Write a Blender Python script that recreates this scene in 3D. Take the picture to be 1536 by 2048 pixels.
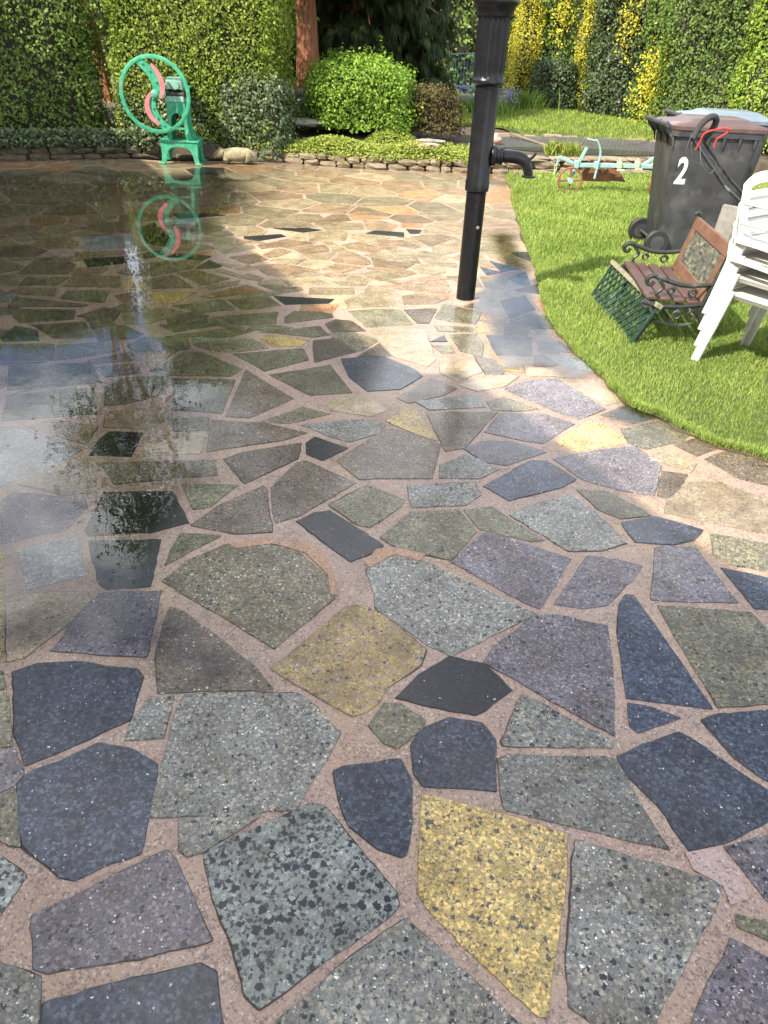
import bpy, bmesh, math, random
import numpy as np
from mathutils import Vector, Matrix, noise as mnoise

for o in list(bpy.data.objects): bpy.data.objects.remove(o, do_unlink=True)
scene = bpy.context.scene
COL = scene.collection
R = math.radians
random.seed(11)
rng = np.random.default_rng(11)

# ------------------------------------------------------------------ camera
cd = bpy.data.cameras.new('camera'); cam = bpy.data.objects.new('camera', cd); COL.objects.link(cam)
cd.sensor_fit = 'VERTICAL'; cd.sensor_height = 24.0; cd.lens = 24.0 * 1479 / 2048
cd.clip_start = 0.05; cd.clip_end = 600
cam.matrix_world = Matrix.Translation((0, 0, 1.65)) @ Matrix.Rotation(R(90 - 33.5), 4, 'X') @ Matrix.Rotation(R(3.0), 4, 'Z')
scene.camera = cam

# ------------------------------------------------------------------ sky and sun
SUN_DIR = Vector((-0.737, -0.675, 0)).normalized()      # horizontal direction towards the sun
SUN_EL = R(46)
world = bpy.data.worlds.new('World'); scene.world = world; world.use_nodes = True
nt = world.node_tree; nt.nodes.clear()
wo = nt.nodes.new('ShaderNodeOutputWorld'); bg = nt.nodes.new('ShaderNodeBackground')
sky = nt.nodes.new('ShaderNodeTexSky'); sky.sky_type = 'NISHITA'; sky.sun_disc = False
sky.sun_elevation = SUN_EL; sky.sun_rotation = math.atan2(SUN_DIR.x, SUN_DIR.y)
sky.air_density = 1.0; sky.dust_density = 1.2; sky.ozone_density = 1.0
tc = nt.nodes.new('ShaderNodeTexCoord')
cn = nt.nodes.new('ShaderNodeTexNoise'); cn.inputs['Scale'].default_value = 2.6; cn.inputs['Detail'].default_value = 7; cn.inputs['Roughness'].default_value = 0.58
cr = nt.nodes.new('ShaderNodeValToRGB'); cr.color_ramp.elements[0].position = 0.44; cr.color_ramp.elements[1].position = 0.65
cmx = nt.nodes.new('ShaderNodeMix'); cmx.data_type = 'RGBA'
cmx.inputs[7].default_value = (16.5, 16.2, 16.0, 1)
mp = nt.nodes.new('ShaderNodeMapping'); mp.inputs['Scale'].default_value = (1, 1, 1.8)
nt.links.new(tc.outputs['Generated'], mp.inputs[0]); nt.links.new(mp.outputs[0], cn.inputs['Vector'])
nt.links.new(cn.outputs['Fac'], cr.inputs[0]); nt.links.new(cr.outputs[0], cmx.inputs[0])
nt.links.new(sky.outputs[0], cmx.inputs[6]); nt.links.new(cmx.outputs[2], bg.inputs[0])
bg.inputs['Strength'].default_value = 0.14
nt.links.new(bg.outputs[0], wo.inputs[0])

sl = bpy.data.lights.new('sun', 'SUN'); sl.energy = 5.0; sl.angle = R(0.45); sl.color = (1.0, 0.91, 0.76)
sun = bpy.data.objects.new('sun', sl); COL.objects.link(sun)
to_sun = Vector((SUN_DIR.x * math.cos(SUN_EL), SUN_DIR.y * math.cos(SUN_EL), math.sin(SUN_EL)))
sun.rotation_euler = to_sun.to_track_quat('Z', 'Y').to_euler(); sun.location = to_sun * 30

scene.render.engine = 'CYCLES'
scene.view_settings.view_transform = 'Standard'; scene.view_settings.look = 'None'
scene.view_settings.gamma = 1.0; scene.view_settings.use_curve_mapping = False
scene.view_settings.exposure = 1.05
scene.cycles.max_bounces = 8; scene.cycles.transparent_max_bounces = 12

# ------------------------------------------------------------------ helpers
def prop(o, label=None, cat=None, group=None, kind=None):
    if label: o['label'] = label
    if cat: o['category'] = cat
    if group: o['group'] = group
    if kind: o['kind'] = kind
    return o

def empty(name, loc=(0, 0, 0), rz=0.0, label=None, cat=None, group=None):
    o = bpy.data.objects.new(name, None); COL.objects.link(o); o.empty_display_size = 0.1
    o.location = loc; o.rotation_euler = (0, 0, rz)
    return prop(o, label, cat, group)

def link(name, me, mats=None, parent=None, loc=(0, 0, 0), smooth=False):
    o = bpy.data.objects.new(name, me); COL.objects.link(o)
    if mats is not None and len(me.materials) == 0:
        for m in (mats if isinstance(mats, (list, tuple)) else [mats]): me.materials.append(m)
    if parent: o.parent = parent
    o.location = loc
    if smooth and len(me.polygons):
        me.polygons.foreach_set('use_smooth', [True] * len(me.polygons))
        try: me.set_sharp_from_angle(angle=R(38))
        except Exception: pass
    return o

def np_mesh(name, V, F, attr=None):
    """V (n,3) float, F (m,k) int with constant k; attr per-vertex colour (n,4)."""
    me = bpy.data.meshes.new(name); V = np.asarray(V, np.float32); F = np.asarray(F, np.int32)
    n, m, k = len(V), len(F), F.shape[1]
    me.vertices.add(n); me.vertices.foreach_set('co', V.ravel())
    me.loops.add(m * k); me.loops.foreach_set('vertex_index', F.ravel())
    me.polygons.add(m); me.polygons.foreach_set('loop_start', np.arange(0, m * k, k, dtype=np.int32))
    try: me.polygons.foreach_set('loop_total', np.full(m, k, np.int32))
    except Exception: pass
    me.update(calc_edges=True)
    if attr is not None:
        a = me.color_attributes.new('tint', 'FLOAT_COLOR', 'POINT')
        a.data.foreach_set('color', np.asarray(attr, np.float32).ravel())
    return me

class MB:
    """mesh collector"""
    def __init__(s): s.v = []; s.f = []
    def add(s, vs, fs):
        b = len(s.v); s.v += [tuple(v) for v in vs]; s.f += [tuple(i + b for i in f) for f in fs]; return s
    def box(s, c, d, rot=None, bev=0.0):
        hx, hy, hz = d[0] / 2, d[1] / 2, d[2] / 2
        M = rot if rot is not None else Matrix.Identity(3); c = Vector(c)
        b = min(bev, hx * .9, hy * .9, hz * .9)
        if b <= 0:
            vs = [c + M @ Vector((x * hx, y * hy, z * hz)) for z in (-1, 1) for x, y in ((-1, -1), (1, -1), (1, 1), (-1, 1))]
            return s.add(vs, [(3, 2, 1, 0), (4, 5, 6, 7), (0, 1, 5, 4), (1, 2, 6, 5), (2, 3, 7, 6), (3, 0, 4, 7)])
        vs = []; 
        for z, i in ((-hz, b), (-hz + b, 0), (hz - b, 0), (hz, b)):
            x, y = hx - i, hy - i
            j = b if i == 0 else b * .4
            ring = [(-x + j, -y), (x - j, -y), (x, -y + j), (x, y - j), (x - j, y), (-x + j, y), (-x, y - j), (-x, -y + j)]
            vs += [c + M @ Vector((p, q, z)) for p, q in ring]
        fs = [tuple(range(7, -1, -1)), tuple(range(24, 32))]
        for k in range(3):
            for i in range(8): fs.append((k * 8 + i, k * 8 + (i + 1) % 8, k * 8 + 8 + (i + 1) % 8, k * 8 + 8 + i))
        return s.add(vs, fs)
    def tube(s, pts, rad, n=8, closed=False, flat=1.0, cap=True):
        P = [Vector(p) for p in pts]; m = len(P); rads = rad if isinstance(rad, (list, tuple)) else [rad] * m
        T = []
        for i in range(m):
            a = P[(i - 1) % m] if (closed or i > 0) else P[0]; b = P[(i + 1) % m] if (closed or i < m - 1) else P[-1]
            T.append((b - a).normalized() if (b - a).length > 1e-9 else Vector((0, 0, 1)))
        up = Vector((0, 0, 1)) if abs(T[0].z) < .9 else Vector((1, 0, 0))
        N = (up - T[0] * up.dot(T[0])).normalized(); vs = []
        for i in range(m):
            N = (N - T[i] * N.dot(T[i])).normalized(); B = T[i].cross(N)
            for k in range(n):
                a = 2 * math.pi * k / n
                vs.append(P[i] + (N * math.cos(a) * flat + B * math.sin(a)) * rads[i])
        fs = []
        for i in range(m if closed else m - 1):
            j = (i + 1) % m
            for k in range(n): fs.append((i * n + k, i * n + (k + 1) % n, j * n + (k + 1) % n, j * n + k))
        if cap and not closed: fs += [tuple(range(n - 1, -1, -1)), tuple(range((m - 1) * n, m * n))]
        return s.add(vs, fs)
    def lathe(s, prof, n=24, c=(0, 0, 0), rfun=None, M=None):
        """prof list of (r,z)"""
        c = Vector(c); M = M or Matrix.Identity(3); vs = []
        for r, z in prof:
            for k in range(n):
                a = 2 * math.pi * k / n; rr = rfun(r, z, a) if rfun else r
                vs.append(c + M @ Vector((rr * math.cos(a), rr * math.sin(a), z)))
        fs = []
        for i in range(len(prof) - 1):
            for k in range(n): fs.append((i * n + k, i * n + (k + 1) % n, (i + 1) * n + (k + 1) % n, (i + 1) * n + k))
        fs += [tuple(range(n - 1, -1, -1)), tuple(range((len(prof) - 1) * n, len(prof) * n))]
        return s.add(vs, fs)
    def prism(s, poly, t, M=None, o=(0, 0, 0), holes=None):
        """poly 2D (x,z) extruded from y=-t/2 to t/2, then matrix M and offset o. Simple polygon (may be concave)."""
        M = M or Matrix.Identity(3); o = Vector(o); n = len(poly)
        a = sum(poly[i][0] * poly[(i + 1) % n][1] - poly[(i + 1) % n][0] * poly[i][1] for i in range(n))
        if a < 0: poly = poly[::-1]
        vs = [o + M @ Vector((x, -t / 2, z)) for x, z in poly] + [o + M @ Vector((x, t / 2, z)) for x, z in poly]
        fs = [tuple(range(n)), tuple(range(2 * n - 1, n - 1, -1))]
        for i in range(n): fs.append((i, i + n, (i + 1) % n + n, (i + 1) % n))
        return s.add(vs, [f if k < 2 else f for k, f in enumerate(fs)])
    def strip(s, left, right, t, M=None, o=(0, 0, 0)):
        """flat band between two 2D polylines (x,z), thickness t along y"""
        M = M or Matrix.Identity(3); o = Vector(o); n = len(left); vs = []
        for y in (-t / 2, t / 2):
            vs += [o + M @ Vector((x, y, z)) for x, z in left] + [o + M @ Vector((x, y, z)) for x, z in right]
        fs = []
        for i in range(n - 1):
            fs += [(i, i + 1, n + i + 1, n + i), (2 * n + i, 3 * n + i, 3 * n + i + 1, 2 * n + i + 1),
                   (i, 2 * n + i, 2 * n + i + 1, i + 1), (n + i, n + i + 1, 3 * n + i + 1, 3 * n + i)]
        fs += [(0, n, 3 * n, 2 * n), (n - 1, 3 * n - 1, 4 * n - 1, 2 * n - 1)]
        return s.add(vs, fs)
    def mesh(s, name='m'):
        me = bpy.data.meshes.new(name); me.from_pydata(s.v, [], s.f); me.validate(); 
        bm = bmesh.new(); bm.from_mesh(me); bmesh.ops.recalc_face_normals(bm, faces=bm.faces); bm.to_mesh(me); bm.free()
        return me
    def build(s, name, m, parent=None, smooth=True, loc=(0, 0, 0)):
        return link(name, s.mesh(name), m, parent, loc, smooth)

def bez(pts, n=8):
    """Catmull-Rom through points"""
    P = [Vector(p) for p in pts]; out = []
    for i in range(len(P) - 1):
        p0, p1, p2, p3 = P[max(i - 1, 0)], P[i], P[i + 1], P[min(i + 2, len(P) - 1)]
        for k in range(n):
            t = k / n
            out.append(.5 * ((2 * p1) + (p2 - p0) * t + (2 * p0 - 5 * p1 + 4 * p2 - p3) * t * t + (3 * p1 - p0 - 3 * p2 + p3) * t ** 3))
    return out + [P[-1]]

# ------------------------------------------------------------------ materials
class NT:
    def __init__(s, name):
        s.m = bpy.data.materials.new(name); s.m.use_nodes = True; s.t = s.m.node_tree; s.t.nodes.clear()
        s.out = s.n('OutputMaterial'); s.b = s.n('BsdfPrincipled'); s.l(s.b.outputs[0], s.out.inputs[0])
    def n(s, k, **kw):
        x = s.t.nodes.new('ShaderNode' + k)
        for a, v in kw.items(): setattr(x, a, v)
        return x
    def l(s, a, b): s.t.links.new(a, b)
    def pos(s): return s.n('NewGeometry').outputs['Position']
    def obj(s): return s.n('TexCoord').outputs['Object']
    def noise(s, vec, scale, detail=4, rough=.55):
        x = s.n('TexNoise'); x.inputs['Scale'].default_value = scale; x.inputs['Detail'].default_value = detail
        x.inputs['Roughness'].default_value = rough
        if vec is not None: s.l(vec, x.inputs['Vector'])
        return x.outputs['Fac']
    def vor(s, vec, scale, feature='F1', rnd=1.0):
        x = s.n('TexVoronoi', feature=feature); x.inputs['Scale'].default_value = scale
        x.inputs['Randomness'].default_value = rnd
        s.l(vec, x.inputs['Vector']); return x
    def ramp(s, fac, *stops):
        x = s.n('ValToRGB'); e = x.color_ramp.elements
        while len(e) < len(stops): e.new(.5)
        for i, (p, c) in enumerate(stops):
            e[i].position = p; e[i].color = (c[0], c[1], c[2], 1) if isinstance(c, (tuple, list)) else (c, c, c, 1)
        s.l(fac, x.inputs[0]); return x.outputs[0]
    def mix(s, fac, a, b, blend='MIX'):
        x = s.n('Mix', data_type='RGBA', blend_type=blend)
        for i, v in ((0, fac), (6, a), (7, b)):
            if isinstance(v, (int, float)): x.inputs[i].default_value = v if i == 0 else (v, v, v, 1)
            elif isinstance(v, (tuple, list)): x.inputs[i].default_value = (v[0], v[1], v[2], 1)
            else: s.l(v, x.inputs[i])
        return x.outputs[2]
    def math(s, op, a, b=None, c=None):
        x = s.n('Math', operation=op)
        for i, v in enumerate((a, b, c)):
            if v is None: continue
            if isinstance(v, (int, float)): x.inputs[i].default_value = v
            else: s.l(v, x.inputs[i])
        return x.outputs[0]
    def bump(s, h, strength=.3, dist=.01, normal=None):
        x = s.n('Bump'); x.inputs['Strength'].default_value = strength; x.inputs['Distance'].default_value = dist
        s.l(h, x.inputs['Height'])
        if normal is not None: s.l(normal, x.inputs['Normal'])
        return x.outputs[0]
    def set(s, **kw):
        for k, v in kw.items():
            i = s.b.inputs[k.replace('_', ' ')]
            if isinstance(v, (int, float)): i.default_value = v
            elif isinstance(v, (tuple, list)): i.default_value = (v[0], v[1], v[2], 1)
            else: s.l(v, i)
        return s

def simple(name, col, rough=.5, metal=0.0, var=.25, scale=18, dirt=None, dirt_amt=.5, bump=.15, coat=0.0, bscale=90, rvar=.15):
    t = NT(name); p = t.obj()
    nz = t.noise(p, scale, 5, .6)
    c = t.mix(t.ramp(nz, (.3, 0), (.7, 1)), tuple(x * (1 - var) for x in col), tuple(min(1, x * (1 + var)) for x in col))
    if dirt:
        d = t.ramp(t.noise(p, scale * .45, 7, .7), (.62 - dirt_amt * .25, 0), (.70 - dirt_amt * .1, 1))
        c = t.mix(d, c, dirt)
    r = t.math('MULTIPLY_ADD', nz, rvar * 2, rough - rvar)
    t.set(Base_Color=c, Roughness=r, Metallic=metal, Normal=t.bump(t.noise(p, bscale, 4), bump, .004), Coat_Weight=coat, Coat_Roughness=.12)
    return t.m

def wet_sun_mask(t, p):
    """1 on soaked paving, low on the sunlit middle patch, given less wet film and a colour lightened to look sunlit"""
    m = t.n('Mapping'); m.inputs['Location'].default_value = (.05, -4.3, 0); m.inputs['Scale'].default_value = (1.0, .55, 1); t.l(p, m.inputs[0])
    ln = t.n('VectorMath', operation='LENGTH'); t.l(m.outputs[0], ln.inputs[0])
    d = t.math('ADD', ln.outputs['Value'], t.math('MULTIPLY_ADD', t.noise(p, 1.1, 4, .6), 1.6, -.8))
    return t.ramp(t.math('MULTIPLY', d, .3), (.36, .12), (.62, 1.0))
def slab_mat(name, c1, c2, white=.06, dark=.12, dcol=(.02, .022, .026), dscale=64, dsize=.42, wscale=135, wcol=(.62, .6, .55), rough=.30, mid=None, bump=.35, mott=1.0):
    t = NT(name)
    oi = t.n('ObjectInfo'); g = t.n('NewGeometry')
    off = t.n('VectorMath', operation='ADD'); cmb = t.n('CombineXYZ')
    t.l(t.math('MULTIPLY', oi.outputs['Random'], 37.0), cmb.inputs[0]); t.l(t.math('MULTIPLY', oi.outputs['Random'], 71.0), cmb.inputs[1])
    t.l(g.outputs['Position'], off.inputs[0]); t.l(cmb.outputs[0], off.inputs[1]); p = off.outputs[0]
    wv = t.n('VectorMath', operation='ADD')      # warp so chips are angular, not round
    wn = t.n('TexNoise'); wn.inputs['Scale'].default_value = 110; wn.inputs['Detail'].default_value = 4; t.l(p, wn.inputs['Vector'])
    sc = t.n('VectorMath', operation='SCALE'); sc.inputs['Scale'].default_value = .016; t.l(wn.outputs['Color'], sc.inputs[0])
    t.l(p, wv.inputs[0]); t.l(sc.outputs[0], wv.inputs[1]); q = wv.outputs[0]
    base = t.mix(t.ramp(t.noise(p, 9, 6, .65), (.3, 0), (.7, 1)), c1, c2)
    fine = t.vor(q, 190); base = t.mix(t.math('MULTIPLY', t.ramp(fine.outputs['Color'], (.0, 0), (1, 1)), .75), base, tuple(x * .38 for x in c1))
    base = t.mix(t.ramp(t.noise(p, 130, 4, .75), (.40, .62 * mott), (.60, 0)), base, tuple(x * .30 for x in c1))
    base = t.mix(t.ramp(t.noise(p, 75, 3, .7), (.55, 0), (.72, .55)), base, tuple(min(1, x * 1.7 + .02) for x in c1))
    vd = t.vor(q, dscale); sep = t.n('SeparateColor'); t.l(vd.outputs['Color'], sep.inputs[0])
    md = t.math('MULTIPLY', t.math('GREATER_THAN', sep.outputs[0], 1 - dark), t.math('LESS_THAN', vd.outputs['Distance'], t.math('MULTIPLY_ADD', sep.outputs[1], dsize * .6, dsize * .55)))
    vd2 = t.vor(q, dscale * 2.1); sep2 = t.n('SeparateColor'); t.l(vd2.outputs['Color'], sep2.inputs[0])
    md2 = t.math('MULTIPLY', t.math('GREATER_THAN', sep2.outputs[0], 1 - dark * 1.3), t.math('LESS_THAN', vd2.outputs['Distance'], dsize))
    col = t.mix(t.math('MAXIMUM', md, t.math('MULTIPLY', md2, .8)), base, dcol)
    mid = mid or (c1 if mott < 1 else ()) or (c1[0] * 1.12, c1[1] * 1.0, c1[2] * .85)
    if mid:
        vm = t.vor(q, dscale * 1.3); sm = t.n('SeparateColor'); t.l(vm.outputs['Color'], sm.inputs[0])
        mm = t.math('MULTIPLY', t.math('GREATER_THAN', sm.outputs[2], .7), t.math('LESS_THAN', vm.outputs['Distance'], .42)); col = t.mix(mm, col, mid)
    vw = t.vor(q, wscale); sw = t.n('SeparateColor'); t.l(vw.outputs['Color'], sw.inputs[0])
    mw = t.math('MULTIPLY', t.math('GREATER_THAN', sw.outputs[1], 1 - white), t.math('LESS_THAN', vw.outputs['Distance'], t.math('MULTIPLY_ADD', sw.outputs[2], .3, .12)))
    col = t.mix(mw, col, wcol)
    stain = t.mix(t.ramp(t.noise(p, 6.5, 8, .72), (.36, .0), (.60, 1.0)), (.60, .56, .50), (1.12, 1.12, 1.12))
    vein = t.ramp(t.math('ABSOLUTE', t.math('SUBTRACT', t.noise(p, 4.2, 5, .62), .5)), (.0, .62), (.012, 1.0))
    stain = t.mix(1.0, stain, vein, 'MULTIPLY')
    col = t.mix(1.0, col, stain, 'MULTIPLY')
    tone = t.math('MULTIPLY_ADD', oi.outputs['Random'], .5, .75)
    cc = t.n('CombineColor'); [t.l(tone, cc.inputs[i]) for i in range(3)]
    col = t.mix(1.0, col, cc.outputs[0], 'MULTIPLY')
    h = t.math('ADD', t.math('MULTIPLY', fine.outputs['Distance'], .6), t.math('MULTIPLY', t.noise(p, 60, 5, .7), 1.0))
    bmp = t.bump(h, bump, .004)
    film = t.noise(g.outputs['Position'], 1.7, 4, .6); wet = wet_sun_mask(t, g.outputs['Position'])
    col = t.mix(1.0, col, t.ramp(wet, (.1, 1.28), (1.0, 1.0)), 'MULTIPLY')  # sun brightness painted into the slab colour on the middle patch
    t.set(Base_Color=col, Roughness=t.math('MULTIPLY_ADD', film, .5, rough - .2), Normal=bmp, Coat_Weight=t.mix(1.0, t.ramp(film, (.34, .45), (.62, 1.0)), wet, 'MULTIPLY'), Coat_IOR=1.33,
          Specular_IOR_Level=.25, Coat_Roughness=t.ramp(film, (.38, .17), (.62, .05)), Coat_Normal=t.bump(t.noise(g.outputs['Position'], 120, 3), .12, .003))
    return t.m

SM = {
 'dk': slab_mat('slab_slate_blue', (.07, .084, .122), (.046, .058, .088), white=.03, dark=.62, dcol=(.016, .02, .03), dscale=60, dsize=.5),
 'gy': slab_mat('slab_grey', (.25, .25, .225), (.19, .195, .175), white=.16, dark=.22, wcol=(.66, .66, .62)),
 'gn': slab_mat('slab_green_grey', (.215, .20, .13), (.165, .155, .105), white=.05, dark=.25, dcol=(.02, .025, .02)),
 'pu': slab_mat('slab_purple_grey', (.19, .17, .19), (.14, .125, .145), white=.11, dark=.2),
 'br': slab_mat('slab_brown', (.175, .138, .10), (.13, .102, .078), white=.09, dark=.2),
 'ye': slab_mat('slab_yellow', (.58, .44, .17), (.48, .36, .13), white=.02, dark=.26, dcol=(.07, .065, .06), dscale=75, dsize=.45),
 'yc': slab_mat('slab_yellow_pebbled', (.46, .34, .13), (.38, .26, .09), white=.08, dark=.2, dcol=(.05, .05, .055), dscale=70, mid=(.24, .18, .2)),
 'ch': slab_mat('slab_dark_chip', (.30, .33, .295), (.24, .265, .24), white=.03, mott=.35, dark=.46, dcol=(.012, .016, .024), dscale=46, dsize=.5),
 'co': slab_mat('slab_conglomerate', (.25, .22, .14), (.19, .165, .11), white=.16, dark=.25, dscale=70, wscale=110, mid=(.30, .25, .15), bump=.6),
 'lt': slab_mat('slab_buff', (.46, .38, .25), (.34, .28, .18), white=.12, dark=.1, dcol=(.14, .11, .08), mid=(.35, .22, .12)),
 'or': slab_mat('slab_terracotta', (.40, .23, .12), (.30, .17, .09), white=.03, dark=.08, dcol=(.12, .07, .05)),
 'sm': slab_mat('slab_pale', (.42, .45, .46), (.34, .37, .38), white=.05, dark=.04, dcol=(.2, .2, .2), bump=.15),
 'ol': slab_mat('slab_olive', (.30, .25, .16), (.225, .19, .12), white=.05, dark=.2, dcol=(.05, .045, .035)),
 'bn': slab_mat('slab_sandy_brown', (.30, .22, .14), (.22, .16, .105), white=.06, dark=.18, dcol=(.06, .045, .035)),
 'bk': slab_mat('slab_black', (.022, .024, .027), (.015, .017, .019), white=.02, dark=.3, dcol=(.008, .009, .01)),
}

def mortar_mat(name='mortar', a=(.31, .21, .16), b=(.44, .31, .23)):
    t = NT(name); p = t.pos()
    c = t.mix(t.ramp(t.noise(p, 4, 7, .65), (.3, 0), (.7, 1)), a, b)
    c = t.mix(t.ramp(t.noise(p, 1.3, 5, .6), (.5, 0), (.68, 1)), c, (.44, .30, .165))
    c = t.mix(t.ramp(t.noise(p, 2.3, 7, .7), (.56, 0), (.70, .85)), c, (.19, .125, .075))
    c = t.mix(t.ramp(t.math('ABSOLUTE', t.math('SUBTRACT', t.noise(p, 5.5, 6, .65), .5)), (.0, .8), (.010, 0)), c, (.06, .045, .035))
    v = t.vor(p, 190); sp = t.n('SeparateColor'); t.l(v.outputs['Color'], sp.inputs[0])
    c = t.mix(t.ramp(t.noise(p, 150, 4, .75), (.38, .5), (.52, 0)), c, (.14, .10, .085))
    c = t.mix(t.math('MULTIPLY', t.math('GREATER_THAN', sp.outputs[0], .90), .7), c, (.09, .075, .075))
    c = t.mix(t.math('MULTIPLY', t.math('GREATER_THAN', sp.outputs[1], .94), .6), c, (.58, .47, .40))
    v2 = t.vor(p, 230); s2 = t.n('SeparateColor'); t.l(v2.outputs['Color'], s2.inputs[0])
    c = t.mix(t.math('MULTIPLY', s2.outputs[2], .35), c, (.14, .095, .08))
    h = t.math('ADD', t.noise(p, 70, 6, .75), t.math('MULTIPLY', v.outputs['Distance'], .5))
    film = t.noise(p, 1.7, 4, .6); wet = wet_sun_mask(t, p); c = t.mix(1.0, c, t.ramp(wet, (.1, 1.28), (1.0, 1.0)), 'MULTIPLY')  # mortar colour lightened on the same patch to look more strongly sunlit
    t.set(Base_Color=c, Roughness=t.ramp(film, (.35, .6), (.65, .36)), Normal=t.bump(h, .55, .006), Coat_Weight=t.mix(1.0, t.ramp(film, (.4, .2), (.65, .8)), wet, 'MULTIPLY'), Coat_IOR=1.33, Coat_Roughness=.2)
    return t.m
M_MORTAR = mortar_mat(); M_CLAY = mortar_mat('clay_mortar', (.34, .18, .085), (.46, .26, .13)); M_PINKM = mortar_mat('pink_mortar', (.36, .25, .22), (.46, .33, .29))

def leaf_mat(name, dark, light, rough=.42, trans=.3, spec=.22, straw=None):
    t = NT(name)
    a = t.n('Attribute', attribute_name='tint'); sp = t.n('SeparateColor'); t.l(a.outputs['Color'], sp.inputs[0])
    c = t.mix(sp.outputs[0], dark, light)
    if straw: c = t.mix(t.math('MULTIPLY', t.math('GREATER_THAN', sp.outputs[1], .93), .75), c, straw)
    t.set(Base_Color=c, Roughness=rough + .14, Specular_IOR_Level=spec)
    tr = t.n('BsdfTranslucent'); ms = t.n('MixShader'); ms.inputs[0].default_value = trans
    t.l(t.mix(1.0, c, (1.25, 1.3, .7), 'MULTIPLY'), tr.inputs[0]); t.l(t.b.outputs[0], ms.inputs[1]); t.l(tr.outputs[0], ms.inputs[2]); t.l(ms.outputs[0], t.out.inputs[0])
    return t.m

M_JOINT = simple('joint_dirt', (.055, .042, .034), .9, bump=.5)
M_TWIG = simple('dark_twigs', (.028, .026, .016), .9, bump=.6, bscale=25, var=.5, scale=8)
M_SOIL = simple('soil', (.06, .045, .03), .95, bump=1.0, bscale=40, var=.4, scale=6, dirt=(.10, .08, .055))
M_BARK = None
def bark_mat():
    t = NT('cedar_bark'); p = t.obj(); mpn = t.n('Mapping'); mpn.inputs['Scale'].default_value = (9, 9, .9); t.l(p, mpn.inputs[0])
    nz = t.noise(mpn.outputs[0], 3.2, 7, .7)
    t.set(Base_Color=t.ramp(nz, (.3, (.12, .05, .025)), (.55, (.38, .16, .08)), (.75, (.52, .26, .14))), Roughness=.9, Normal=t.bump(nz, 1.0, .05)); return t.m
M_BARK = bark_mat()
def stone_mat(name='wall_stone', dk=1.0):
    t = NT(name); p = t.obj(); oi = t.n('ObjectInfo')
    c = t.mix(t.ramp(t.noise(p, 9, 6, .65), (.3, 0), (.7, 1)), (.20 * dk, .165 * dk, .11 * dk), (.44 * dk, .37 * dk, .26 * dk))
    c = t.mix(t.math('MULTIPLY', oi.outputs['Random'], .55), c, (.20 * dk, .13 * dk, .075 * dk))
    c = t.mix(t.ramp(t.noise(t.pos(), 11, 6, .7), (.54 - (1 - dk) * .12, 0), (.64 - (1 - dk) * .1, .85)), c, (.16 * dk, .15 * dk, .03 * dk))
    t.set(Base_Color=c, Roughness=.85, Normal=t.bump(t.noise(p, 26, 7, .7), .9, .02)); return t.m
M_STONE = stone_mat(); M_STONE_DARK = stone_mat('mossy_wall_stone', .42)
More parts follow.
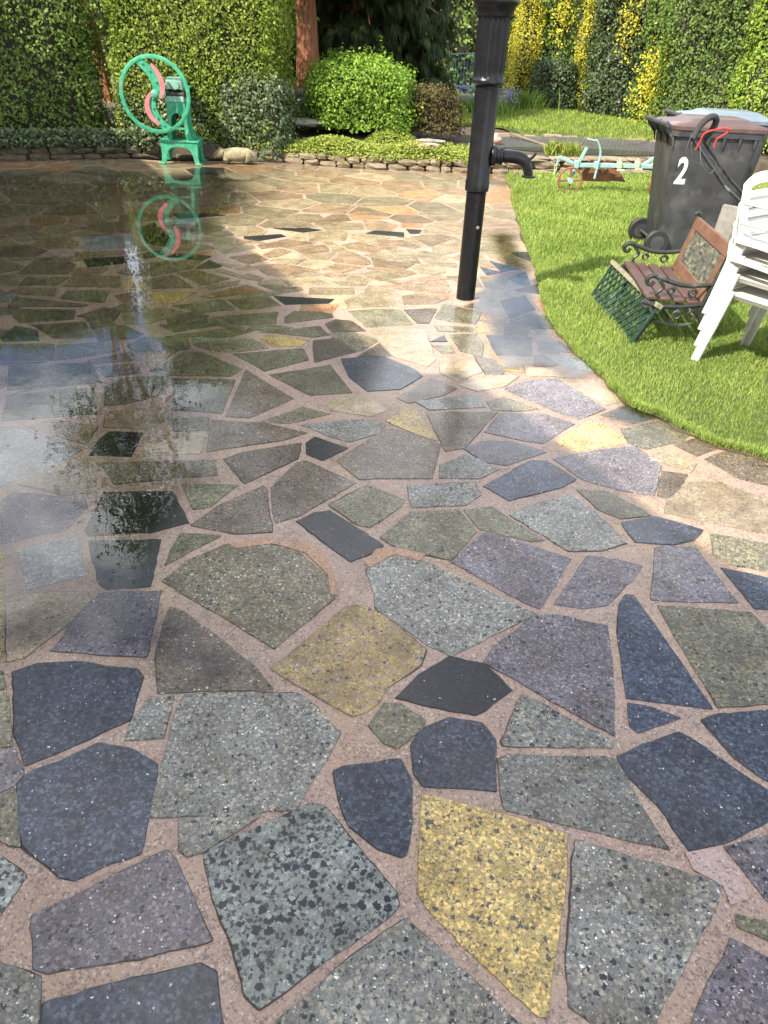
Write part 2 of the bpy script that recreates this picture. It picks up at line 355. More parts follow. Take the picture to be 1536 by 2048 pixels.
# outlines of the paving slabs, ground plan in millimetres
SLABS = (
 "gy:-22,777;-153,659;-143,596;307,616;332,664;249,736;158,811;96,865|ch:-333,893;-271,799;-228,705;-196,683;-4,830;73,897;70,927;-41,1051;-109,1131;-148,1143;-359,1014;-379,996|ye:1"
 "32,1048;127,929;149,896;201,844;271,776;357,696;377,694;459,959;492,1097;344,1138;188,1175;137,1184|gn:721,586;571,647;502,628;477,407;531,375;723,426;750,479|dk:-588,576;-247,591;"
 "-262,636;-301,738;-338,752;-509,705;-621,668|gy:491,992;440,790;431,713;528,651;581,666;697,817;807,940;835,989;728,1020;638,1040;513,1080|gy:-555,1422;-548,1317;-542,1190;-533,108"
 "7;-379,1104;-184,1130;-150,1222;-129,1270;-93,1371;-189,1475;-225,1501;-392,1497;-546,1482|pu:-667,731;-633,723;-525,750;-383,784;-323,803;-447,977;-474,998;-614,897;-714,836|dk:-8"
 "45,1058;-803,995;-694,927;-657,921;-597,963;-531,991;-551,1175;-563,1235;-642,1278;-737,1293;-812,1227;-876,1192;-886,1157|gy:-848,757;-830,551;-603,573;-653,712|gy:344,1199;349,11"
 "58;541,1116;737,1071;697,1188;668,1328;633,1336;377,1323;346,1308|pu:700,726;631,635;870,645;931,784;886,817;813,860|yc:-158,1496;-59,1437;-18,1458;17,1498;30,1548;133,1648;149,171"
 "5;22,1858;-48,1911;-114,1898;-229,1720;-317,1603|dk:-73,1159;-43,1091;27,1034;81,1017;95,1026;107,1113;105,1230;78,1291;-68,1258;-95,1241|dk:688,1281;747,1194;787,1074;885,1101;105"
 "6,1186;1074,1228;988,1316;903,1411;872,1434;762,1385;678,1339|co:-691,2113;-754,1987;-503,1820;-322,1689;-160,1941;-163,2027;-217,2080;-322,2200;-459,2238;-589,2214|pu:374,1743;339"
 ",1674;544,1519;682,1414;737,1692;763,1874;610,1912;525,1905|gy:-13,1971;-10,1906;153,1749;231,1698;530,1916;229,2126;73,2222;12,2210;-49,2108|dk:-963,1307;-896,1216;-764,1311;-680,"
 "1381;-694,1537;-720,1565;-906,1581;-1007,1570;-1068,1530|dk:118,1254;141,1217;274,1217;326,1213;339,1374;307,1429;216,1443;137,1396;112,1343|br:-687,1743;-669,1622;-625,1483;-566,1"
 "493;-301,1521;-385,1621;-638,1831;-693,1852|gn:1000,1724;1022,1544;1284,1585;1321,1669;1330,1802;1290,1980;1113,1987;969,1992|pu:-1129,1226;-1185,994;-1155,982;-1117,990;-905,1148;"
 "-893,1186;-948,1260|bk:192,1482;290,1464;347,1511;405,1564;335,1662;231,1690;135,1606;64,1509|pu:495,1978;551,1948;703,2239;472,2368;399,2382;262,2183|dk:799,1847;753,1560;880,1548"
 ";1001,1535;962,1730;921,1931;897,2040;868,2038;832,1976|pu:-973,1757;-994,1630;-708,1625;-746,1933;-944,1904|gy:390,1431;363,1376;368,1359;493,1364;661,1371;674,1396;601,1434;495,1"
 "516;440,1543|dk:1007,1366;1067,1289;1169,1295;1281,1546;1224,1550;998,1500;960,1483|gy:-437,1003;-412,989;-381,1006;-362,1025;-272,1097;-269,1115;-460,1083|pu:906,1027;928,961;983,"
 "902;1064,1087;1060,1134;948,1104;880,1082|ch:-845,818;-789,837;-773,921;-846,961;-934,975|ye:-1237,1549;-1129,1599;-1370,2114;-1549,2128|gn:-1085,1250;-957,1274;-1040,1426;-1101,15"
 "28;-1236,1518|gn:67,2253;180,2219;254,2200;364,2385;300,2536;105,2499;-6,2315|br:-111,2741;-25,2758;199,2781;247,3090;93,3205;-16,3224;-221,2896|gy:708,2297;835,2308;945,2367;871,2"
 "572;790,2700;605,2596;513,2519|sm:-1701,2462;-1575,2536;-1449,2679;-1365,2865;-1728,3044;-1974,3000|lt:-1109,1579;-1065,1599;-999,1743;-965,1868;-996,1907;-1174,1888;-1231,1847|gy:"
 "1484,1573;1690,1784;1687,1837;1558,1889;1346,1797;1333,1625|bk:-1122,2263;-1094,2226;-882,2271;-756,2344;-879,2563;-1146,2529|gn:36,1346;71,1333;133,1396;145,1432;76,1487;29,1484;-"
 "8,1401|lt:1168,2600;1300,2557;1557,2480;1696,2521;1693,2708;1494,2874;1355,2860;1208,2701|br:-447,2465;-420,2378;-333,2440;-131,2706;-360,2872;-406,2845;-473,2635|pu:956,2028;1074,"
 "2027;1262,2037;1214,2354;1102,2358;1057,2334|bk:-1054,2126;-961,1953;-927,1929;-790,1956;-831,2224;-1086,2195|pu:708,1961;792,1988;930,2156;973,2219;884,2249;777,2258;607,1974|pu:8"
 "72,2841;1040,2757;1160,2736;1260,2997;1187,3183;998,3122;773,3011|bk:-217,2263;-115,2156;-35,2216;1,2266;-217,2480;-276,2459;-337,2390|gn:-924,1027;-837,993;-814,994;-852,1057;-891"
 ",1139;-909,1124;-973,1078|br:-740,2332;-564,2294;-428,2316;-499,2624;-517,2642;-661,2481|pu:-1389,2155;-1199,2256;-1181,2424;-1210,2465;-1496,2498;-1515,2428|sm:-1190,1907;-1029,19"
 "97;-1148,2221;-1320,2124|gy:-669,1364;-666,1313;-571,1326;-582,1470;-648,1449|gn:-102,2398;-52,2381;60,2532;80,2591;-76,2695;-221,2524|dk:526,2634;757,2758;838,2838;734,2988;657,29"
 "80;425,2737|gn:-1120,2598;-893,2670;-728,2712;-760,2839;-1239,2766|gy:-1606,2179;-1598,2505;-1896,2330;-1829,2181|br:-810,2912;-492,3057;-389,3140;-600,3216;-857,3224|gy:116,2541;3"
 "33,2577;402,2662;389,2767;95,2712|gn:1278,2315;1330,2256;1542,2213;1598,2342;1528,2409;1316,2458|pu:862,3530;964,3448;1136,3587;942,3963;785,3921;623,3777|gn:-1824,3100;-1731,3132;"
 "-1424,3223;-1546,3515;-1927,3380|dk:-227,3824;-122,3657;52,3705;171,3897;129,3993;-42,4152;-189,4124;-295,4086|br:269,3033;364,3078;558,3482;311,3452;195,3415|br:-594,2659;-404,288"
 "6;-405,3037;-653,2919;-723,2852|pu:649,3184;742,3164;935,3388;799,3487;577,3466;473,3248|dk:1313,2009;1469,2005;1535,2154;1371,2205;1275,2233|gn:-1075,3309;-830,3305;-843,3710;-117"
 "6,3686|br:-802,3274;-683,3272;-503,3515;-810,3852|lt:-1305,2501;-1188,2532;-1239,2735;-1319,2788;-1434,2668;-1507,2559|dk:990,2374;1132,2374;1222,2408;1286,2483;1122,2562;968,2504|"
 "gn:382,2407;571,2343;627,2355;492,2510;447,2573;331,2539|br:1599,2928;1806,2820;1875,2979;1819,3123;1662,3194;1498,3088|gn:-1953,3438;-1525,3588;-1677,3843;-2076,3739|gn:-421,3569;"
 "-206,3627;-353,3987;-668,3801|gn:1839,2517;2023,2690;1714,2851;1711,2563;1778,2515|lt:17,4168;207,4040;260,4162;203,4650;-150,4578|pu:448,2949;537,2931;745,3075;587,3167;453,3152;3"
 "64,3063|dk:739,1450;757,1430;892,1490;814,1524;754,1533|gn:843,889;900,865;949,851;950,878;904,903;848,917|gy:-275,3117;-177,3077;-51,3178;-17,3267;-56,3318;-229,3297;-418,3221|gn:"
 "-1201,3731;-880,3759;-837,3863;-1104,4074;-1207,4075;-1322,3770|lt:-1100,2839;-844,2894;-853,3047;-1008,3060;-1128,3016|gn:-1416,3325;-1323,3348;-1167,3488;-1211,3716;-1437,3659;-1"
 "483,3536|ye:898,3097;1159,3215;1102,3396;1020,3432;812,3177|pu:-1570,2513;-1578,2165;-1397,2136|gy:237,2785;413,2803;506,2891;372,3016;245,2900|gn:1170,3211;1241,3159;1440,3262;154"
 "0,3380;1403,3477;1169,3360|gn:-759,2443;-698,2467;-622,2640;-851,2629|gn:896,2593;967,2540;1099,2575;1061,2628;960,2741;831,2744|lt:-1336,3094;-1127,3108;-1062,3227;-1159,3345;-138"
 "5,3250|br:-2314,3778;-1889,3850;-1978,4084;-2433,4018|gn:-704,3852;-488,4044;-539,4218;-924,4076|gn:-773,2182;-771,2076;-616,2269;-764,2269|lt:-295,3403;-95,3358;-9,3437;-120,3606;"
 "-336,3505|bk:-1310,2825;-1132,2835;-1147,3054;-1297,3047;-1318,2975|or:-2103,3296;-1986,3478;-2033,3592;-2178,3607;-2298,3463;-2286,3324;-2249,3285|ye:137,3189;239,3129;131,3454;75"
 ",3477;-11,3312|lt:-1367,2921;-1378,3099;-1602,3137;-1694,3058|br:100,3534;288,3657;360,3751;226,3869;34,3594|gy:209,3463;497,3534;479,3694;137,3557|gn:-169,4641;126,4753;37,5024;-1"
 "01,5023;-313,4946|dk:637,4278;845,4291;889,4615;599,4617|bk:-361,2937;-288,2889;-184,3013;-345,3104;-377,3036|lt:283,3962;371,3847;518,4008;492,4163;284,4173|gn:-1216,4103;-1196,41"
 "45;-1255,4297;-1509,4265;-1558,4117;-1472,4027|or:-2527,3593;-2318,3484;-2199,3628;-2358,3834;-2508,3718|co:-1871,3853;-1781,3895;-1582,4045;-1636,4183;-1950,4072|gn:1251,3436;1429"
 ",3550;1392,3654;1249,3637;1101,3511|lt:473,3732;633,3819;729,3971;469,3937;376,3800|gn:-324,5008;19,5107;-41,5432;-213,5402;-360,5167|br:-442,4020;-215,4215;-375,4410;-487,4351|gn:"
 "-481,3235;-301,3356;-442,3420;-626,3229|gn:-2025,5507;-1851,5474;-1723,5589;-1570,5783;-1780,5959;-2057,5774;-2094,5547|gn:391,4833;540,4817;603,5062;348,5206;275,4895|co:-1053,410"
 "5;-927,4107;-742,4197;-864,4330;-1175,4184|br:1176,2738;1211,2709;1291,2811;1367,2927;1256,2951|br:-2004,4171;-1789,4219;-1936,4472;-2223,4372|lt:-1685,4474;-1540,4515;-1367,4746;-"
 "1533,4832;-1762,4663|br:1471,3115;1681,3268;1577,3341;1395,3216|sm:-2566,6125;-2160,6208;-2316,6711;-2709,6534|gn:-1003,3086;-855,3118;-881,3254;-1049,3212|co:-194,4215;-97,4407;-1"
 "13,4446;-244,4543;-381,4510;-405,4496;-378,4437|gn:411,4312;540,4249;563,4452;536,4626;362,4582|gn:-980,4564;-767,4634;-783,4850;-1182,4686|gn:-2314,4404;-2030,4513;-2084,4681;-242"
 "1,4646;-2409,4511|gn:-2418,5435;-2451,5699;-2642,5864;-2804,5773;-2770,5382|lt:1155,3638;1332,3735;1164,3866;1028,3829|lt:1389,2961;1445,3050;1337,3159;1229,3069|gn:534,3502;677,35"
 "08;776,3543;611,3672;516,3597|br:-1946,5196;-2041,5465;-2375,5429;-2340,5151|br:-1556,4228;-1524,4326;-1691,4454;-1833,4325;-1739,4163|gn:-2566,4153;-2463,4271;-2492,4486;-2579,451"
 "3;-2716,4412;-2688,4157|sm:1021,4135;1232,4088;1173,4337;951,4290|gn:1048,5067;926,5091;788,4931;776,4887;920,4774;1068,4808;1069,4880|br:-3203,5724;-2830,5871;-2804,6029;-3027,619"
 "2;-3350,6027|dk:789,4956;1002,5202;962,5495;760,5343|br:-978,5673;-878,5665;-603,5895;-929,6021;-1134,5908|gn:-1278,4760;-1075,4854;-1194,5050;-1496,4859|gn:-1018,4853;-779,4987;-8"
 "90,5169;-1155,5045|gn:-1041,8011;-1523,8147;-1624,8056;-1557,7738;-1278,7552;-1157,7601;-1015,7961|gn:-501,4418;-409,4467;-481,4621;-834,4457|bk:-2131,6414;-1920,6340;-1971,6622;-2"
 "272,7171;-2370,6927|ye:-721,4233;-558,4256;-517,4372;-751,4425;-815,4346|gn:-2927,5193;-3188,5133;-3219,5096;-3112,4846;-3092,4842;-2868,4938;-2816,5050|br:-1720,5200;-1449,5284;-1"
 "662,5574;-1857,5396|gn:-999,4344;-875,4478;-1059,4487;-1385,4296|br:-54,5504;384,5457;417,5524;357,5626;222,5693;-141,5551|gn:-1566,7719;-1873,7385;-1879,7330;-1590,7187;-1360,7258"
 ";-1298,7541|gy:-1526,3661;-1368,3743;-1433,3862;-1629,3785|gn:-2062,4861;-1950,4858;-2000,5116;-2276,5068;-2259,4892|gn:-703,4644;-406,4798;-423,4877;-670,4889;-714,4769|br:1219,79"
 "65;748,8286;620,7899;847,7679;1212,7817|br:1210,7784;851,7648;763,7430;1022,7196;1181,7213|br:-2374,8304;-2524,8582;-2807,8611;-3014,8190;-2984,8070;-2511,8019|br:828,7654;590,7883"
 ";391,7846;274,7631;542,7352;742,7442|co:-515,8455;-428,8866;-573,8998;-920,8978;-1064,8846;-1031,8632;-840,8456|br:627,3973;645,4004;614,4195;492,4255;541,3962|gn:-1346,4380;-1125,"
 "4541;-1205,4643;-1469,4488|gy:-3845,7212;-3534,7145;-3464,7163;-3404,7230;-3454,7582;-3892,7615;-4015,7462;-4024,7366|br:-1401,5341;-1239,5547;-1532,5720;-1658,5615|br:-385,4525;-1"
 "79,4574;-280,4749;-383,4762;-446,4665|lt:-1506,8345;-1738,8784;-1849,8793;-2066,8343;-1741,8080;-1641,8070;-1539,8161|gn:-2509,4682;-2060,4756;-2037,4801;-2524,4880;-2530,4730|pu:9"
 "02,4332;1122,4396;1060,4577;919,4556|gn:-403,8864;-490,8453;-448,8404;-377,8387;55,8541;158,8835;-42,8973|br:-3425,7602;-3373,7237;-3113,7227;-2879,7421;-3150,7820;-3244,7793|br:64"
 ",5148;277,5194;393,5339;136,5402;45,5339|gn:-2269,7717;-1776,8072;-2080,8318;-2345,8288;-2444,8082|gy:-2634,4694;-2534,4824;-2570,4928;-2759,5030;-2793,5029;-2838,4932;-2782,4741|o"
 "r:-1285,5068;-922,5280;-1099,5419;-1360,5077|gn:699,5396;512,5373;457,5226;502,5145;757,5187;747,5312|bk:-759,5012;-462,5083;-429,5189;-861,5185|gn:-834,7103;-792,6786;-762,6772;-4"
 "72,6867;-467,7183;-542,7239;-753,7167|ye:-1623,4912;-1500,4911;-1400,5185;-1710,5132|br:156,4777;232,4789;295,5087;253,5091;65,5028|br:-228,6271;-354,6463;-485,6436;-546,6189;-502,"
 "6139;-266,6079;-210,6141|br:-834,8432;-1012,8024;-966,7934;-563,7966;-469,8385;-510,8431|dk:-2261,4084;-2083,4134;-2165,4292;-2317,4340;-2308,4134|gy:-2593,4540;-2632,4664;-2786,47"
 "13;-2921,4531;-2738,4433|gn:-1039,8041;-865,8441;-1050,8612;-1469,8339;-1499,8172|lt:669,5639;427,5633;397,5588;479,5446;519,5400;694,5422;737,5588|ye:-1330,3797;-1251,4077;-1452,4"
 "017|gn:-2804,5597;-3067,5761;-3123,5738;-3164,5631;-3133,5515;-2910,5362;-2795,5492|gy:-4049,7457;-4463,7709;-4694,7514;-4625,7199;-4552,7172;-4164,7280;-4056,7372|br:-2537,6699;-2"
 "374,6754;-2472,7125;-2726,7107;-2828,6785|gn:-2329,4264;-2442,4263;-2548,4141;-2439,4033;-2319,4050|gy:-1272,7530;-1331,7259;-1248,7173;-761,7314;-858,7461;-1161,7575|br:-1705,8785"
 ";-1482,8366;-1067,8637;-1098,8839;-1435,8984|br:-1703,4885;-1661,4968;-1745,5177;-1790,5163;-1935,5015;-1821,4869|gn:-622,5261;-295,5317;-309,5471;-630,5428|lt:778,3970;925,3997;10"
 "50,3977;952,4073;784,4126|or:759,5157;638,5137;578,4904;657,4854;746,4885;772,4978|gn:533,7296;688,6960;912,7011;1000,7176;744,7408;542,7317|br:-1769,4488;-1787,4688;-1913,4770;-20"
 "21,4572|bk:-2348,5649;-2212,5730;-2020,5883;-2131,6010;-2381,5901;-2449,5828|gn:84,8530;219,8244;619,8383;459,8761;326,8838;186,8824|gn:-3037,8180;-3342,8398;-3649,8224;-3636,8116;"
 "-3238,7827;-3158,7850;-3009,8068|gn:-3081,4817;-2968,4559;-2945,4548;-2811,4729;-2865,4910|br:-2800,6077;-2625,6161;-2678,6349;-2826,6491;-3013,6346;-3012,6195|gn:-115,5685;122,587"
 "6;-180,5960;-314,5809|gn:-1646,3833;-1426,3914;-1512,4024;-1695,3877|or:319,8867;498,9288;327,9584;-32,9207;-22,9001;190,8854|lt:-4062,8942;-3756,8778;-3506,8849;-3446,9146;-3603,9"
 "344;-4019,9361;-4102,9015|gy:-675,7210;-316,7331;-353,7575;-569,7590;-816,7425|gy:-2843,8028;-2988,8044;-3127,7841;-2849,7432;-2692,7402;-2634,7452|br:-184,6061;67,6035;148,6214;-2"
 "20,6328|gn:-807,5458;-485,5541;-646,5708;-876,5600|br:-2598,7447;-2671,7384;-2592,7132;-2530,7136;-2253,7261;-2174,7459;-2256,7592|gn:-1516,6357;-1428,6213;-1203,6438;-1246,6565;-1"
 "591,6562|gn:645,8356;218,8207;194,8145;382,7869;592,7909;724,8308|gy:-3917,7789;-4178,8069;-4453,7988;-4445,7739;-4034,7490;-3912,7642|lt:-49,9002;-59,9206;-374,9524;-516,9478;-563"
 ",9018;-421,8889|or:-2920,5342;-3133,5488;-3249,5341;-3185,5166;-2935,5224|or:-1591,7744;-1653,8036;-1752,8046;-2254,7685;-2210,7593|br:-2097,8346;-1891,8784;-2360,8802;-2494,8586;-"
 "2349,8317|or:-423,4897;-390,5071;-401,5082;-640,5025;-632,4902;-447,4893|lt:-1453,9007;-1461,9139;-1774,9448;-1998,9373;-2028,9307;-1844,8820;-1721,8810|br:-382,9554;-258,9744;-273"
 ",9889;-737,10139;-889,9889;-871,9643;-527,9508|br:-2619,7455;-2238,7616;-2413,7981;-2743,7798|br:-3264,7811;-3650,8091;-3888,7792;-3883,7652;-3445,7618|br:-2524,8608;-2389,8824;-24"
 "61,9121;-2607,9199;-2886,9013;-2912,8783;-2801,8636|br:-83,4372;-202,4137;-3,4175|gn:-2399,5176;-2384,5376;-2679,5323;-2647,5120|gn:739,8331;1000,8574;939,8899;925,8910;489,8766;65"
 "0,8386|gn:-2529,4923;-2314,4938;-2369,5110;-2616,5090;-2655,4991|br:-2847,7400;-3083,7204;-3009,6968;-2800,6925;-2676,7313;-2695,7371|br:290,6798;538,7202;419,7273;112,7148|br:862,"
 "4630;893,4760;758,4866;737,4859;713,4632|br:293,7740;354,7852;173,8119;-49,8036;-110,7875;34,7680|br:-1159,6430;-719,6729;-995,6814;-1215,6537|gn:-1581,7158;-1583,7120;-1424,6818;-"
 "1223,6922;-1203,7074;-1352,7228|br:-945,9004;-1007,9513;-1173,9480;-1433,9144;-1425,9012;-1091,8869|gn:658,5950;683,5668;752,5616;822,5640;879,5876;675,5963|br:-72,7314;-8,7576;-17"
 "7,7740;-361,7732;-300,7328|br:-1456,4601;-1428,4530;-1219,4652;-1216,4715;-1332,4767|gn:391,6004;393,6144;210,6222;110,6111;197,5937;298,5930|br:-1623,6975;-1614,7167;-1883,7300;-1"
 "912,7069;-1864,6789|br:-2447,9151;-2059,9317;-2030,9382;-2254,9712;-2528,9683;-2650,9491;-2596,9232|gn:657,5671;634,5938;415,5921;392,5902;396,5883;524,5667|lt:868,9250;525,9281;34"
 "7,8863;473,8791;908,8935|gn:-2872,5352;-2892,5329;-2907,5217;-2809,5090;-2660,5102;-2703,5377|gn:-588,9027;-542,9478;-892,9615;-977,9537;-912,9009|gn:1246,8500;1014,8550;765,8318;1"
 "216,8011;1239,8349|br:1006,9582;683,9745;359,9589;524,9302;878,9270;1052,9477|gn:-443,7179;-447,6987;-282,6817;-76,7034;-79,7121|br:-426,6581;-232,6503;-120,6627;-346,6862;-505,670"
 "3|ye:534,4654;700,4660;720,4845;555,4800|gn:-2067,10003;-2226,9729;-2003,9401;-1781,9474;-1612,9773;-1614,9789;-1846,9999|br:-5095,8249;-4932,8011;-4517,8040;-4609,8481;-4732,8575;"
 "-4772,8575;-5091,8278|gn:-2929,8760;-3339,8695;-3328,8423;-3033,8213;-2829,8628|or:62,8505;-343,8361;-55,8064;169,8147;197,8220|co:-4058,9391;-4422,9532;-4690,9418;-4719,9275;-4479"
 ",8976;-4138,9030|bk:-2712,10041;-2536,9704;-2253,9734;-2093,10011;-2281,10301;-2564,10273|co:776,6663;966,6725;993,6794;904,6976;693,6928;638,6813;642,6795|br:-3353,8723;-2945,8787"
 ";-2919,9015;-3160,9190;-3423,9137;-3482,8842|br:839,4136;944,4141;987,4172;920,4321;862,4304|gn:-2921,6538;-3115,6621;-3327,6457;-3145,6263;-2891,6460|or:-3436,7154;-3320,6885;-314"
 "7,6819;-3035,6952;-3112,7198;-3387,7209|gn:-817,5251;-668,5348;-689,5429;-1014,5434|gn:384,6352;468,6512;221,6662;103,6440|gn:-3745,8755;-3805,8364;-3666,8255;-3366,8424;-3378,8704"
 ";-3507,8822|br:-496,6105;-597,5909;-425,5842;-270,6030;-270,6047|br:-1180,5943;-1041,6119;-1167,6282;-1366,6132|gn:670,9770;709,10239;457,10274;256,10091;301,9652;335,9611|or:1311,"
 "9409;1080,9465;901,9252;941,8934;953,8924;1280,8953|gn:-920,9877;-1323,10009;-1590,9786;-1168,9514;-1002,9547;-903,9639|lt:547,6315;514,6286;496,5956;634,5967;669,5994;689,6097;673"
 ",6200|br:-2368,8833;-1878,8814;-2057,9286;-2438,9123|br:-1780,6221;-1543,6340;-1534,6360;-1561,6434;-1752,6496;-1920,6328;-1905,6291|gy:-1222,4301;-1182,4198;-907,4327;-914,4340|gn"
 ":294,4645;509,4659;522,4746;271,4756|br:-126,7924;-80,8045;-383,8356;-443,8371;-530,7982|lt:1020,5558;834,5607;760,5582;719,5426;757,5360|gy:-4060,8301;-4161,8088;-3907,7816;-3667,"
 "8118;-3680,8227;-3827,8343|gy:-860,7479;-761,7745;-808,7872;-1047,7838;-1147,7586|gn:-3600,9373;-3436,9689;-3774,9986;-3904,9924;-4034,9398|lt:-3179,9760;-3032,9568;-2671,9519;-256"
 "2,9690;-2738,10026;-3073,10001|br:-4249,8523;-4083,8923;-4127,9003;-4470,8949;-4695,8592;-4588,8510|br:-3154,6786;-3335,6854;-3486,6668;-3409,6474;-3356,6471;-3127,6648|br:-4086,83"
 "07;-4249,8496;-4583,8483;-4487,8026;-4476,8017;-4183,8104|br:-789,6326;-584,6465;-601,6596;-657,6689;-884,6470|br:-3466,6245;-3407,6129;-3227,6107;-3098,6173;-3349,6440;-3405,6441|"
 "br:-46,9231;308,9604;281,9636;-227,9728;-351,9539|br:142,6698;205,6798;52,7002;-120,6965;-208,6873|br:548,6370;752,6562;756,6629;635,6749;576,6687;464,6471|gn:1453,10242;1192,10562"
 ";879,10514;752,10257;1186,10064;1436,10149|br:781,6547;916,6418;1120,6475;980,6698;787,6635|gn:-4135,7264;-4137,6902;-4027,6820;-3896,6896;-3869,7192;-4043,7343|br:-518,7876;-560,7"
 "932;-678,7923;-837,7498;-792,7460;-474,7671|br:-3841,8369;-3782,8755;-4060,8905;-4223,8514;-4063,8329|br:-2205,5463;-2183,5641;-2239,5697;-2421,5587;-2403,5442|ye:656,4034;766,4034"
 ";773,4155;638,4144|or:-1853,10020;-1647,10444;-1703,10565;-2153,10509;-2259,10315;-2071,10025|co:-3163,9223;-3050,9550;-3196,9741;-3405,9689;-3576,9359;-3426,9170|br:-3243,10254;-3"
 "660,10199;-3745,10010;-3413,9718;-3207,9770;-3101,10013|gn:416,6562;621,6778;612,6817;348,6863;304,6791;311,6626|br:-4727,8606;-4500,8966;-4733,9256;-5088,9004;-4772,8606|dk:994,57"
 "38;1047,5787;1055,6177;876,5931|gn:-640,4564;-816,4602;-898,4574;-921,4496;-800,4490|gn:852,10533;768,10785;219,10750;455,10298;718,10261|gy:-2674,9488;-3033,9538;-3143,9219;-2896,"
 "9040;-2619,9225|lt:-724,10168;-259,9918;-96,10146;-184,10365;-513,10477|br:-1899,6785;-1965,7172;-2198,7069;-2020,6744|gn:-3447,5841;-3466,5593;-3447,5573;-3192,5641;-3186,5655;-32"
 "74,5836|co:193,10731;-153,10370;-68,10156;231,10111;427,10290|gn:-1625,4783;-1696,4859;-1822,4843;-1864,4756;-1755,4687|lt:1178,7188;1031,7172;934,6990;1020,6814;1163,6843;1173,705"
 "8|lt:-630,5922;-528,6120;-577,6177;-711,6179;-785,5982|gn:-2922,6572;-2905,6594;-2811,6888;-3012,6929;-3127,6794;-3098,6647|or:-3676,6741;-3834,6564;-3834,6484;-3776,6422;-3451,648"
 "0;-3520,6654|or:-4056,9418;-3930,9928;-4212,10058;-4436,9859;-4413,9556|gn:-2590,10288;-2774,10548;-3177,10413;-3219,10280;-3072,10032;-2738,10057|gn:1014,9610;1166,10036;741,10225"
 ";702,9767|br:-225,9755;270,9665;226,10087;-72,10133;-240,9898|br:-1907,3808;-1933,3827;-2266,3770;-2224,3716|gy:-3277,5362;-3158,5512;-3186,5614;-3428,5550;-3429,5411|br:-757,10170"
 ";-1112,10428;-1350,10302;-1314,10046;-907,9913|gy:-1593,10845;-1679,10586;-1624,10466;-1354,10331;-1135,10447;-1105,10762|gn:-1200,9497;-1589,9740;-1743,9467;-1448,9177|co:-3433,64"
 "57;-3772,6397;-3772,6196;-3717,6169;-3487,6257|br:-2548,5927;-2228,6037;-2157,6145;-2508,6089;-2601,6024|gn:-407,5504;-226,5536;-203,5669;-484,5618|or:1431,10118;1198,10039;1039,95"
 "92;1084,9489;1309,9435|br:-5102,9034;-4747,9285;-4721,9417;-4945,9622;-5336,9379|gy:-1343,10033;-1382,10307;-1619,10426;-1822,10009;-1606,9813|gn:-1770,6670;-1748,6576;-1432,6579;-"
 "1456,6738;-1553,6792|br:-240,6015;-222,5988;122,5892;163,5932;122,6014;-242,6051|gy:-3506,6683;-3352,6874;-3464,7133;-3529,7115;-3653,6765|br:-3839,7182;-3865,6901;-3684,6768;-3559"
 ",7122|bk:-1356,6737;-1220,6694;-1008,6904;-1069,6985;-1381,6823|gn:-1078,10668;-1098,10453;-749,10198;-539,10498;-567,10671;-691,10692|gn:363,6888;619,6844;665,6941;549,7191|ye:-18"
 "91,5135;-1760,5229;-1948,5430;-1958,5279|br:1136,6454;931,6398;909,6343;1066,6193;1146,6228;1153,6448|or:-4438,9550;-4462,9865;-4736,9981;-4941,9869;-4923,9647;-4696,9440|br:-1024,"
 "6493;-1122,6249;-1059,6168;-990,6201;-892,6418|br:-1846,4348;-1726,4458;-1954,4534|br:-1910,6371;-1770,6511;-1823,6743;-1894,6764;-1976,6737|br:164,5722;415,5820;341,5944;76,5732|l"
 "t:-820,6785;-857,7061;-1003,7108;-1123,7082;-914,6805;-833,6780|or:468,5337;488,5390;450,5434;153,5466;136,5418|gn:-577,6200;-522,6429;-647,6403;-796,6303;-709,6202|bk:-2107,7380;-"
 "1701,7610;-1803,7677;-2226,7573|gn:-811,5992;-740,6181;-977,6170;-1050,6084|gn:-89,6303;-29,6400;-108,6551;-168,6550;-290,6416;-249,6353|gn:-1188,4671;-1189,4647;-1075,4503;-949,44"
 "97;-941,4523|gn:300,4263;382,4275;360,4388;242,4388|sm:-2197,7086;-1909,7214;-1885,7411;-2280,7232|bk:-1552,5989;-1509,6119;-1815,6151;-1853,6050|gy:198,7200;517,7330;267,7595|br:7"
 "48,6517;572,6351;748,6207;811,6224|gn:-4254,10242;-4203,10076;-3927,9949;-3771,10023;-3685,10213;-3803,10487|gn:-2598,4652;-2565,4546;-2472,4517;-2427,4538;-2439,4678|br:1278,8926;"
 "966,8898;1025,8583;1251,8534|gn:-1325,5245;-1158,5421;-1155,5536;-1378,5320|gn:-2748,6745;-2895,6547;-2869,6479;-2479,6654;-2496,6671|bk:52,7115;51,7292;-234,7309;-308,7173|bk:1109"
 ",5824;887,5620;1086,5567|br:-3531,5917;-3434,6114;-3489,6221;-3696,6142;-3590,5923|bk:-1992,5947;-1889,6121;-1954,6267;-2113,6029|or:1081,5420;995,5364;1032,5093;1074,5085|co:-879,"
 "5287;-1089,5164;-1034,5119;-810,5223|co:170,6223;198,6253;170,6403;120,6418;4,6394;-58,6294|gy:-175,10388;168,10747;-535,10702;-502,10499|bk:-1508,6021;-1556,5751;-1410,5792;-1364,"
 "5864|gn:154,6569;6,6668;-84,6566;-10,6422;87,6442|or:-470,7724;-99,7834;-157,7913;-521,7965|dk:851,6110;1008,6227;779,6445|br:-2178,10527;-2251,10722;-2738,10560;-2559,10307;-2284,"
 "10334|br:-1014,5523;-997,5604;-1142,5711;-1194,5568|bk:-881,7085;-710,7222;-851,7271;-1172,7179|gy:-1026,5514;-1021,5450;-818,5447;-889,5592|gn:-578,5797;-633,5847;-851,5667;-848,5"
